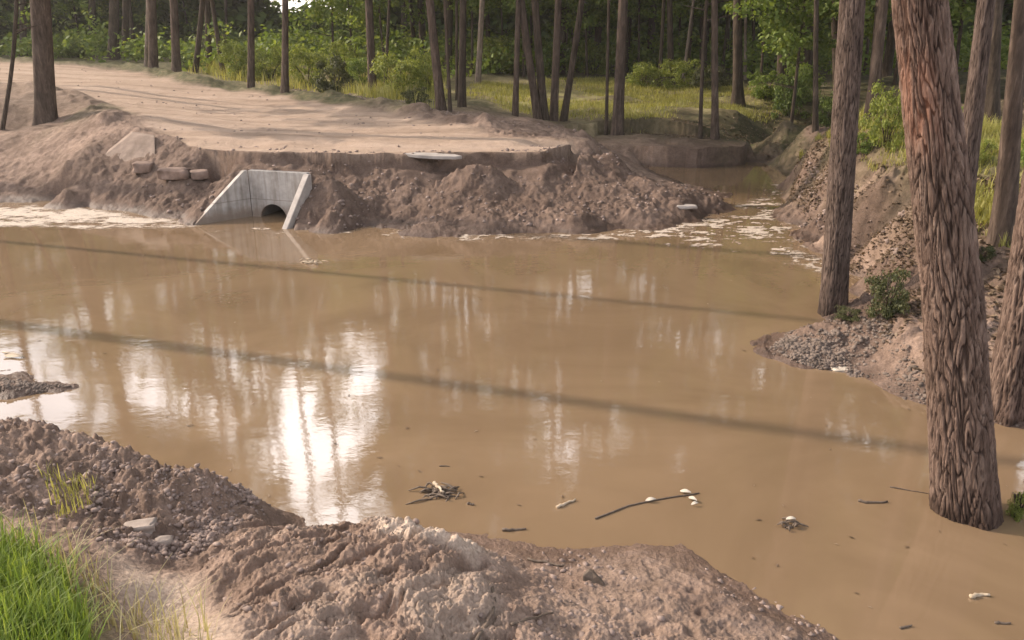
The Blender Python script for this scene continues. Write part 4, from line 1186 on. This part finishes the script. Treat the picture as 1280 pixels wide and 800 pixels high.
# ------------------------------------------------------------------ grass
def blades(name, n, polyw, hmin, hmax, width, mat, label, seed, segs=3, lean=.5, hfun=None, clump=0):
    rg = np.random.default_rng(seed)
    lo = polyw.min(0); hi = polyw.max(0)
    X = []; 
    pts = np.zeros((0, 2))
    while len(pts) < n:
        c = rg.uniform(lo, hi, (n * 3, 2))
        s = sdf(c[:, 0], c[:, 1], polyw)
        keep = (s > -.02) & (rg.random(len(c)) < np.clip(.25 + s * 3, 0, 1))
        if clump:
            keep &= (fbm(c[:, 0] * clump, c[:, 1] * clump, 2, seed) + rg.normal(0, .3, len(c))) > 0
        pts = np.vstack([pts, c[keep]])
    pts = pts[:n]
    z = full_h(pts[:, 0], pts[:, 1])
    H = rg.uniform(hmin, hmax, n) * (1 if hfun is None else hfun(pts))
    a = rg.uniform(0, 2 * np.pi, n); ln = rg.uniform(.1, 1, n) ** 1.5 * lean
    dirx, diry = np.cos(a), np.sin(a)
    ws = rg.uniform(.6, 1.3, n) * width
    V = np.zeros((n, segs + 1, 2, 3))
    for k in range(segs + 1):
        f = k / segs
        off = ln * H * f * f
        px = pts[:, 0] + dirx * off; py = pts[:, 1] + diry * off; pz = z - .01 + H * (f - .35 * ln * f * f)
        w = ws * (1 - f ** 1.6) * .5 + .0004
        V[:, k, 0] = np.stack([px - diry * w, py + dirx * w, pz], -1)
        V[:, k, 1] = np.stack([px + diry * w, py - dirx * w, pz], -1)
    base = (np.arange(n) * (segs + 1) * 2)[:, None]
    Q = np.concatenate([np.stack([base + 2 * k, base + 2 * k + 1, base + 2 * k + 3, base + 2 * k + 2], -1).reshape(-1, 4) for k in range(segs)])
    o = link(name, new_mesh(name, V.reshape(-1, 3), Q, mat))
    return tag(o, label, 'grass', kind='stuff')
blades('grass', 6500, NEARG, .05, .22, .006, M_GRASS, 'fresh bright green grass tuft in the lower left corner', 21, 4, .8)
DRYP = poly((20, 670), (70, 680), (120, 720), (160, 760), (230, 785), (280, 830), (200, 850), (110, 800), (60, 730))
blades('dry_grass', 260, DRYP, .08, .24, .004, M_DRY, 'sparse dry pale grass blades beside the green tuft', 22, 4, 1.0)
DRYB = poly((60, 600), (110, 600), (120, 640), (70, 650))
blades('weed_sprouts', 120, DRYB, .05, .11, .005, M_GRASSF, 'few small green sprouts on the cloddy mound', 27, 3, .6)
blades('meadow_grass', 30000, MEADOW, .04, .15, .014, M_GRASSF, 'sunlit short grass of the meadow behind the stream', 23, 2, .9, clump=.7)
blades('verge_grass', 15000, VERGE, .15, .45, .018, M_GRASSF, 'rough grass along the far road verge under the bushes', 24, 2, .8, clump=.5)
blades('bank_grass', 9000, RBANK, .06, .22, .012, M_GRASSF, 'yellow green grass on top of the right bank', 25, 2, .9, clump=.9)
SLOPEG = poly((1000, 195), (1040, 185), (1110, 215), (1160, 250), (1230, 300), (1290, 340), (1290, 290), (1170, 215), (1040, 175))
blades('slope_grass', 6500, SLOPEG, .05, .16, .010, M_GRASSF, 'thin grass creeping down the right bank slope', 26, 2, .9, clump=1.2)

def litter():
    rg = np.random.default_rng(77)
    RBX = poly((985, 255), (1040, 300), (1085, 345), (1075, 395), (1100, 430), (1160, 480), (1240, 500), (1320, 500), (1340, 260), (1170, 205), (1060, 175), (1000, 185))
    FX = poly((700, 150), (790, 158), (900, 166), (1010, 176), (1040, 150), (960, 120), (930, 150), (800, 150))
    C = []
    for pl, n in ((RBX, 9000), (FX, 2200)):
        lo, hi = pl.min(0), pl.max(0); k = 0
        while k < n:
            c = rg.uniform(lo, hi, (n, 2)); c = c[(sdf(c[:, 0], c[:, 1], pl) > 0) & (fbm(c[:, 0] * 1.7, c[:, 1] * 1.7, 2, 4) + rg.normal(0, .4, n) > -.1)][:n - k]
            C.append(c); k += len(c)
    C = np.vstack(C); z = full_h(C[:, 0], C[:, 1])
    C = C[z > .02]; z = z[z > .02]
    V, Q = leaf_quads(np.column_stack([C, z + .008]), np.tile([0, 0, 1.6], (len(C), 1)), .065, .45, rg, 0)
    tag(link('leaf_litter', new_mesh('leaf_litter', V, Q, M_LITTER, False)), 'brown dead leaves and needles littering the right bank and the stream head', 'leaf litter', kind='stuff')
M_LITTER = leaf_mat('dead_leaves', (.05, .035, .022), (.14, .095, .06), (.30, .22, .15), .1)
litter()

# ------------------------------------------------------------------ clods, gravel, stones
_ico = None
def ico(sub=1):
    import bmesh
    bm = bmesh.new(); bmesh.ops.create_icosphere(bm, subdivisions=sub, radius=1)
    V = np.array([v.co[:] for v in bm.verts]); Fc = np.array([[v.index for v in f.verts] for f in bm.faces]); bm.free()
    return V, Fc
def pebbles(name, polys, n, smin, smax, mat, label, cat, seed, power=2.5):
    rg = np.random.default_rng(seed)
    V0, F0 = ico(1)
    Vs = []; Fs = []; k = 0
    pts = np.zeros((0, 2))
    for pl, cnt in zip(polys, n):
        lo, hi = pl.min(0), pl.max(0); got = np.zeros((0, 2))
        while len(got) < cnt:
            c = rg.uniform(lo, hi, (cnt * 3, 2)); s = sdf(c[:, 0], c[:, 1], pl)
            kp = (s > 0) & ((fbm(c[:, 0] * 3, c[:, 1] * 3, 2, seed) + rg.normal(0, .35, len(c))) > -.1)
            got = np.vstack([got, c[kp]])
        pts = np.vstack([pts, got[:cnt]])
    z = full_h(pts[:, 0], pts[:, 1])
    ok = z > -.01
    pts = pts[ok]; z = z[ok]
    m = len(pts)
    sz = smin + (smax - smin) * rg.random(m) ** power
    jit = rg.uniform(.55, 1.3, (m, len(V0), 1))
    ax = rg.uniform(.7, 1.2, (m, 1, 3)) * np.array([1, 1, .75])
    VV = V0[None] * jit * ax * sz[:, None, None]
    a = rg.uniform(0, 6.28, m); c, s = np.cos(a)[:, None], np.sin(a)[:, None]
    X = VV[..., 0] * c - VV[..., 1] * s; Y = VV[..., 0] * s + VV[..., 1] * c
    VV = np.stack([X, Y, VV[..., 2]], -1) + np.stack([pts[:, 0], pts[:, 1], z + sz * .02], -1)[:, None, :]
    FF = (F0[None] + (np.arange(m) * len(V0))[:, None, None]).reshape(-1, 3)
    o = link(name, new_mesh(name, VV.reshape(-1, 3), FF, mat, False))
    return tag(o, label, cat, kind='stuff')
CL2 = poly((130, 575), (240, 600), (340, 632), (300, 650), (240, 690), (170, 690), (110, 640))
pebbles('soil_clods', [LMOUND, CL2, RMOUND, SHELF], [2200, 2200, 260, 420], .003, .019, M_CLOD, 'small crumbly clods of dark soil over the near mud bank', 'soil clods', 41)
pebbles('gravel', [SPIT], [4200], .004, .024, M_GRAVEL, 'coarse grey gravel and clods covering the spit below the right trees', 'gravel', 42, 4.0)
FB = poly((110, 252), (240, 268), (420, 278), (620, 288), (780, 282), (900, 262), (920, 238), (800, 222), (700, 215), (440, 215), (430, 240), (240, 236), (150, 225))
LIP = poly((215, 176), (300, 185), (400, 190), (510, 188), (620, 190), (700, 187), (765, 184), (765, 192), (680, 197), (510, 199), (400, 202), (300, 197), (215, 188))
WIND = poly((320, 112), (420, 124), (520, 141), (640, 160), (740, 176), (780, 172), (680, 158), (560, 140), (440, 118), (330, 104))
RB = poly((990, 262), (1040, 300), (1080, 330), (1120, 330), (1140, 270), (1060, 210), (1010, 200))
pebbles('rubble', [FB, RB, LIP, WIND, ROAD], [1100, 900, 600, 1500, 450], .005, .036, M_CLOD, 'loose earth lumps strewn over the far bank and the slope right of the stream', 'soil clods', 43, 3.5)
SPT2 = poly((-40, 476), (40, 479), (92, 485), (40, 494), (-40, 495))
pebbles('silt_crumbs', [SPT2], [500], .006, .02, M_GRAVEL, 'dark crumbs of soil on the low spit at the left picture edge', 'soil clods', 44)

def rock(name, u, v, w, d, h, mat, label, cat, seed, rot=0, flat=.0, sub=3, group=None, sink=.3):
    V0, F0 = ico(sub)
    rg = np.random.default_rng(seed)
    q = V0.copy()
    q = np.sign(q) * np.abs(q) ** (.38 if flat else .8)
    q += .16 * np.stack([vnoise(V0[:, 0] * 1.9 + seed + k * 7, V0[:, 1] * 1.9 + V0[:, 2] * 2.3, seed + k) for k in range(3)], -1)
    q += .05 * np.stack([vnoise(V0[:, 0] * 6 + seed + k * 7, V0[:, 1] * 6 + V0[:, 2] * 7, seed + k) for k in range(3)], -1)
    q = q * np.array([w / 2, d / 2, h / 2])
    c, s = math.cos(rot), math.sin(rot)
    q = np.stack([q[:, 0] * c - q[:, 1] * s, q[:, 0] * s + q[:, 1] * c, q[:, 2]], -1)
    b = hit(u, v); z = gz(b[0], b[1])
    o = link(name, new_mesh(name, q, F0, mat), None, (b[0], b[1], max(z, 0) + h * (.5 - sink)))
    return tag(o, label, cat, group)
rock('stone', 177, 664, .13, .08, .05, M_STONE, 'flat pale stone half buried in the clods, upper one of two', 'stone', 3, .3, 1)
rock('stone', 204, 676, .08, .06, .05, M_STONE, 'small rounded pale stone just right below the flat one', 'stone', 4, .2)
rock('stone', 110, 596, .05, .04, .04, M_STONE, 'tiny pale stone on the upper slope of the left mound', 'stone', 8, .2)
rock('earth_block', 180, 216, .26, .22, .16, M_EARTH, 'broken earth block below the scarp, left end of the row of three', 'earth block', 5, .2, 1, group='broken earth blocks')
rock('earth_block', 218, 219, .42, .26, .16, M_EARTH, 'large flat topped earth block below the scarp, middle of the row of three', 'earth block', 6, -.1, 1, group='broken earth blocks')
rock('earth_block', 250, 224, .26, .2, .13, M_EARTH, 'small earth block below the scarp nearest to the headwall', 'earth block', 7, .4, 1, group='broken earth blocks')
rock('stone', 857, 262, .3, .12, .05, M_CONCD, 'pale flat stone on the debris mound near the stream', 'stone', 13, .1, 1)
rock('scrap', 1058, 461, .22, .08, .014, M_PETAL, 'flat white scrap lying at the water edge of the gravel spit', 'scrap', 14, .1, 1)
# slab on the broken road edge
def slab():
    b = at(541, 198, .70)
    mb = MB()
    o = [(-.42, .06), (-.30, .16), (.02, .17), (.06, .13), (.30, .10), (.41, .0), (.33, -.06), (.05, -.07), (-.2, -.03)]
    prism(mb, [(x, y, .0) for x, y in o][::-1], (0, 0, .045))
    s = bevel(link('concrete_slab', mb.build('concrete_slab', M_CONCD, False), None, tuple(b + np.array([0, .02, 0]))), .008)
    s.rotation_euler = (R(3), R(1), R(-3))
    tag(s, 'thin broken pale slab jutting out of the eroded road edge', 'slab', kind='thing')
slab()
def stick(name, pts, rad, mat, label, cat='stick', group=None, z=None, zoff=.006, wob=.12):
    W_ = []
    for (u, v) in pts:
        if z is None:
            b = hit(u, v); W_.append((b[0], b[1], max(gz(b[0], b[1]), 0) + zoff))
        else:
            b = at(u, v, 0); W_.append((b[0], b[1], z))
    W_ = np.array(W_); c = W_.mean(0)
    n = max(8, len(pts) * 3)
    t = np.linspace(0, 1, len(W_)); tt = np.linspace(0, 1, n)
    Pp = np.stack([np.interp(tt, t, W_[:, k]) for k in range(3)], -1)
    Pp[1:-1] = (Pp[:-2] + 2 * Pp[1:-1] + Pp[2:]) / 4
    Pp += RNG.normal(0, rad * .25, Pp.shape)
    mb = MB(); mb.tube(Pp - c, np.linspace(rad, rad * .55, n), 8, True, wob)
    o = link(name, mb.build(name, mat), None, tuple(c))
    return tag(o, label, cat, group)
def tilted_slab(pts, back, label):
    p = np.array([at(*q) for q in pts]); c = p.mean(0)
    n = np.linalg.svd(p - c)[2][2]
    p = p - np.outer((p - c) @ n, n)
    mb = MB(); prism(mb, list((p - c)[::-1]), back)
    o = link('concrete_slab', mb.build('concrete_slab', M_SLAB, False), None, tuple(c)); bevel(o, .015)
    tag(o, label, 'slab', 'mud coated slabs left of the headwall', 'thing')
M_SLAB = simple_mat('mud_coated_slab', (.20, .145, .11), (.33, .25, .20), 7, .9, .6, .02)
tilted_slab([(84, 233, .16), (166, 168, .88), (192, 170, .88), (196, 214, .42), (108, 236, .16)], (-.07, .16, .02), 'large tilted mud coated slab with sloping top edge, left of the headwall')
tilted_slab([(118, 230, .20), (150, 203, .42), (184, 196, .52), (186, 216, .36), (130, 232, .2)], (-.05, .12, .02), 'smaller tilted mud coated slab in front of the large one left of the headwall')
def stake():
    b = at(430, 214, .5)
    mb = MB(); mb.tube([(0, 0, -.15), (.01, .02, .1), (.015, .05, .22)], [.018, .018, .016], 8, True, .05)
    tag(link('wooden_stake', mb.build('wooden_stake', M_WOODL), None, tuple(b)), 'short pale wooden stake sticking out of the far bank above the headwall', 'stake')
stake()

# floating bits
def clump(u, v, w, label, seed, n=26, white=0, mat=None):
    b = at(u, v, 0); rg = np.random.default_rng(seed)
    mb = MB()
    for k in range(n):
        a = rg.uniform(0, 6.28); L = rg.uniform(.2, .6) * w; cx, cy = rg.normal(0, w * .22), rg.normal(0, w * .14)
        z = rg.uniform(-.008, .014)
        mb.tube([(cx - math.cos(a) * L / 2, cy - math.sin(a) * L / 3, z), (cx, cy, z + rg.uniform(0, .02)), (cx + math.cos(a) * L / 2, cy + math.sin(a) * L / 3, z)], [.003, .006, .002], 5)
    root = empty('debris_clump', tuple(b), label, 'debris', 'floating debris')
    link('twigs', mb.build('twigs', mat or M_WOOD), root)
    if white:
        link('leaf', leaf_shape(.05), root, (.01, 0, .035))
    return root
def leaf_shape(L, mat=None, wd=.45):
    t = np.linspace(0, 1, 9); mb = MB()
    w = np.sin(np.pi * t ** .8) * L * wd * .5 + .0005
    V = np.concatenate([np.stack([(t - .5) * L, -w, .004 + .008 * np.sin(t * 3)], -1), np.stack([(t - .5) * L, w * .6, .006 + .010 * np.sin(t * 3)], -1)])
    Q = [(k, k + 1, 9 + k + 1, 9 + k) for k in range(8)]
    # thickness
    V2 = V - np.array([0, 0, .003]); Q2 = [(b + 18, a + 18, d + 18, c + 18) for (a, b, c, d) in [(q[0], q[1], q[2], q[3]) for q in Q]]
    mb.add(np.vstack([V, V2]), Q + Q2)
    return mb.build('leaf', mat or M_PETAL)
clump(550, 614, .30, 'dark tangle of wet twigs floating near the near shore', 1, 34)
clump(985, 657, .13, 'small dark twig clump with a white leaf floating off the shelf', 2, 22, 1)
clump(388, 328, .26, 'pale twig heap in the water in front of the headwall', 3, 24, 0, M_WOODL)
stick('stick', [(543, 609), (553, 621)], .010, M_WOODL, 'pale short stick on the floating twig tangle', z=.03)
stick('stick', [(696, 635), (705, 631), (719, 626)], .009, M_WOODL, 'short pale wood piece floating alone off the near shore', z=.006)
stick('stick', [(1072, 626), (1085, 629), (1110, 628)], .009, M_WOOD, 'brown stick with a pale end floating left of the massive pine', z=.004)
stick('stick', [(1112, 609), (1140, 614), (1166, 618)], .004, M_WOOD, 'thin twig floating right against the foot of the massive pine', z=.003)
stick('stick', [(628, 664), (645, 663), (658, 662)], .008, M_WOOD, 'dark stick at the near waterline behind the right mound', z=.006)
stick('stick', [(660, 704), (685, 708), (706, 711)], .007, M_WOOD, 'dark thin stick lying on the wet flat shelf')
stick('stick', [(1213, 747), (1225, 744), (1236, 745)], .010, M_WOODL, 'pale wood piece floating in the lower right corner', z=.006)
stick('stick', [(1243, 779), (1262, 780)], .007, M_WOOD, 'dark stick floating in the lower right corner below the pale piece', z=.004)
stick('stick', [(1125, 786), (1140, 783)], .006, M_WOOD, 'tiny dark stick floating near the lower right shore', z=.004)
stick('stick', [(549, 583), (562, 583)], .004, M_WOOD, 'tiny twig floating beyond the twig tangle', z=.003)
stick('stick', [(1180, 632), (1200, 634)], .004, M_WOOD, 'tiny twig under the left foot of the massive pine', z=.003)
stick('stick', [(585, 630), (592, 632)], .009, M_WOOD, 'dark knob of wood floating right of the twig tangle', z=.004)
stick('root', [(588, 800), (606, 783), (619, 766), (617, 748), (606, 735)], .008, M_WOOD, 'curved dark root exposed at the right foot of the near mound', 'root', zoff=.004)
stick('stick', [(640, 785), (665, 783), (690, 782)], .006, M_WOOD, 'short twig on the shelf beside the exposed root')
# branch with white leaves
def white_branch():
    pts = np.array([at(u, v, 0) for u, v in ((744, 649), (765, 641), (785, 633), (812, 627), (840, 622), (862, 619), (874, 617))])
    c = pts.mean(0); root = empty('floating_branch', tuple(c), 'thin bare branch with white leaves floating off the near shore', 'branch')
    mb = MB(); mb.tube(pts - c + np.array([0, 0, .004]), np.linspace(.006, .003, len(pts)), 6)
    link('stem', mb.build('stem', M_WOOD), root)
    for (u, v, L, a) in ((813, 627, .055, .1), (857, 617, .06, -.5), (866, 626, .055, -.9), (868, 632, .04, .2)):
        l = link('leaf', leaf_shape(L), root, tuple(at(u, v, 0) - c + np.array([0, 0, .008]))); l.rotation_euler = (R(8), R(-6), a)
white_branch()
def curled_leaf():
    b = at(17, 446, 0)
    root = empty('floating_leaf', tuple(b), 'curled pale yellow leaf floating at the left picture edge', 'leaf')
    l = link('leaf_blade', leaf_shape(.17, M_WOODL, .35), root, (0, 0, .01)); l.rotation_euler = (R(25), 0, R(-14))
    mb = MB(); mb.tube([(-.09, .02, .03), (-.03, .015, .022), (.05, -.01, .02), (.09, -.02, .01)], [.006, .008, .009, .006], 7)
    link('rib', mb.build('rib', M_WOODL), root)
curled_leaf()
def specks():
    rg = np.random.default_rng(66); C = []
    while len(C) < 90:
        u = rg.uniform(0, 1280); v = 300 + 480 * rg.random() ** 1.4
        p = at(u, v, 0)
        if base_h([p[0]], [p[1]])[0] < -.02: C.append((p[0], p[1], .003))
    V, Q = leaf_quads(np.array(C), np.tile([0, 0, 9.0], (len(C), 1)), .035, .3, rg, 0)
    tag(link('floating_specks', new_mesh('floating_specks', V, Q, M_LITTER, False)), 'tiny leaf and needle bits drifting on the brown water', 'leaf bits', kind='stuff')
specks()
# bark piece standing on the shelf
def bark_piece():
    b = hit(742, 735); mb = MB()
    prism(mb, [(-.045, 0, -.02), (-.05, .0, .03), (-.025, .01, .055), (-.008, .01, .05), (.01, .0, .035), (.03, 0, .02), (.06, 0, -.02)], (.0, .035, .0))
    o = bevel(link('bark_piece', mb.build('bark_piece', M_WOOD, False), None, (b[0], b[1], gz(b[0], b[1]))), .004)
    o.rotation_euler = (R(-20), 0, R(-10))
    tag(o, 'jagged piece of dark bark standing up in the flat shelf', 'bark')
bark_piece()
stick('stick', [(1000, 205), (1008, 212), (1018, 222)], .012, M_WOOD, 'dark stick lying on the right bank at the head of the stream', zoff=.02)
stick('stick', [(1000, 452), (1003, 449)], .006, M_WOOD, 'tiny dark twig at the tip of the gravel spit', zoff=.01)

def haze():
    import bmesh
    bm = bmesh.new(); bmesh.ops.create_cube(bm, size=1)
    me = bpy.data.meshes.new('haze'); bm.to_mesh(me); bm.free()
    m = bpy.data.materials.new('haze'); m.use_nodes = True; nt = m.node_tree
    nt.nodes.remove(nt.nodes['Principled BSDF'])
    pv = nt.nodes.new('ShaderNodeVolumePrincipled'); pv.inputs['Color'].default_value = (.95, .90, .86, 1); pv.inputs['Density'].default_value = HAZE
    pv.inputs['Anisotropy'].default_value = .3
    nt.links.new(pv.outputs[0], nt.nodes['Material Output'].inputs['Volume'])
    me.materials.append(m)
    o = link('haze', me, None, (0, 0, 18.0)); o.scale = (640, 640, 40)
    tag(o, 'thin pale air softening the far trees', 'haze', kind='stuff')
HAZE = .0011
haze()

# ------------------------------------------------------------------ light, sky, camera
SUN_EL, SUN_AZ = R(33), R(-72)          # azimuth from +Y towards +X
world = bpy.data.worlds.new('World'); SC.world = world; world.use_nodes = True
nt = world.node_tree
sky = nt.nodes.new('ShaderNodeTexSky'); sky.sky_type = 'NISHITA'; sky.sun_disc = False
sky.sun_elevation = SUN_EL; sky.sun_rotation = SUN_AZ; sky.dust_density = 3.0; sky.air_density = 1.0; sky.ozone_density = .6
bg = nt.nodes['Background']; bg.inputs[1].default_value = .15
# thin bright cloud veil, with an added bright glow straight ahead
tcw = nt.nodes.new('ShaderNodeTexCoord')
cn = noise_n(nt, 2.2, 4, .55, tcw.outputs['Generated'])
cr = ramp(nt, [(.30, (2.2, 2.05, 2.0)), (.65, (6.5, 6.05, 5.7))], cn.outputs[0])
# added glow, straight ahead not sunward, to brighten sky reflections in the pond
vd = N(nt, 'ShaderNodeVectorMath', operation='DOT_PRODUCT'); gv = Vector((math.sin(R(-1)) * math.cos(R(32)), math.cos(R(-1)) * math.cos(R(32)), math.sin(R(32))))
vd.inputs[1].default_value = gv; nt.links.new(tcw.outputs['Generated'], vd.inputs[0])
gm = N(nt, 'ShaderNodeMapRange', interpolation_type='SMOOTHSTEP'); gm.inputs[1].default_value = .68; gm.inputs[2].default_value = 1.0; gm.inputs[3].default_value = .9; gm.inputs[4].default_value = 4.5
nt.links.new(vd.outputs['Value'], gm.inputs[0])
vs = N(nt, 'ShaderNodeVectorMath', operation='SCALE'); nt.links.new(cr.outputs[0], vs.inputs[0]); nt.links.new(gm.outputs[0], vs.inputs['Scale'])
addn = nt.nodes.new('ShaderNodeMix'); addn.data_type = 'RGBA'; addn.blend_type = 'ADD'; addn.inputs[0].default_value = 1; addn.clamp_result = False
nt.links.new(sky.outputs[0], addn.inputs[6]); nt.links.new(vs.outputs[0], addn.inputs[7])
nt.links.new(addn.outputs[2], bg.inputs[0])
sd = bpy.data.lights.new('sun', 'SUN'); sd.energy = 4.0; sd.angle = R(.53); sd.color = (1, .84, .69)
so = bpy.data.objects.new('sun', sd); COL.objects.link(so)
sv = np.array([math.sin(SUN_AZ) * math.cos(SUN_EL), math.cos(SUN_AZ) * math.cos(SUN_EL), math.sin(SUN_EL)])
so.rotation_euler = Vector(sv).to_track_quat('Z', 'Y').to_euler()
cam = bpy.data.cameras.new('camera'); cam.sensor_width = 36; cam.lens = 36 * F / 1280; cam.clip_end = 1000; cam.clip_start = .05
co = bpy.data.objects.new('camera', cam); COL.objects.link(co)
co.location = (0, 0, CH); co.rotation_euler = (math.pi / 2 - PITCH, 0, 0)
SC.camera = co
SC.view_settings.view_transform = 'Standard'; SC.view_settings.look = 'None'; SC.view_settings.gamma = 1; SC.view_settings.exposure = .4
SC.render.engine = 'CYCLES'
SC.cycles.use_denoising = True
SC.cycles.volume_bounces = 0; SC.cycles.max_bounces = 6; SC.cycles.diffuse_bounces = 3; SC.cycles.transmission_bounces = 3; SC.cycles.glossy_bounces = 2
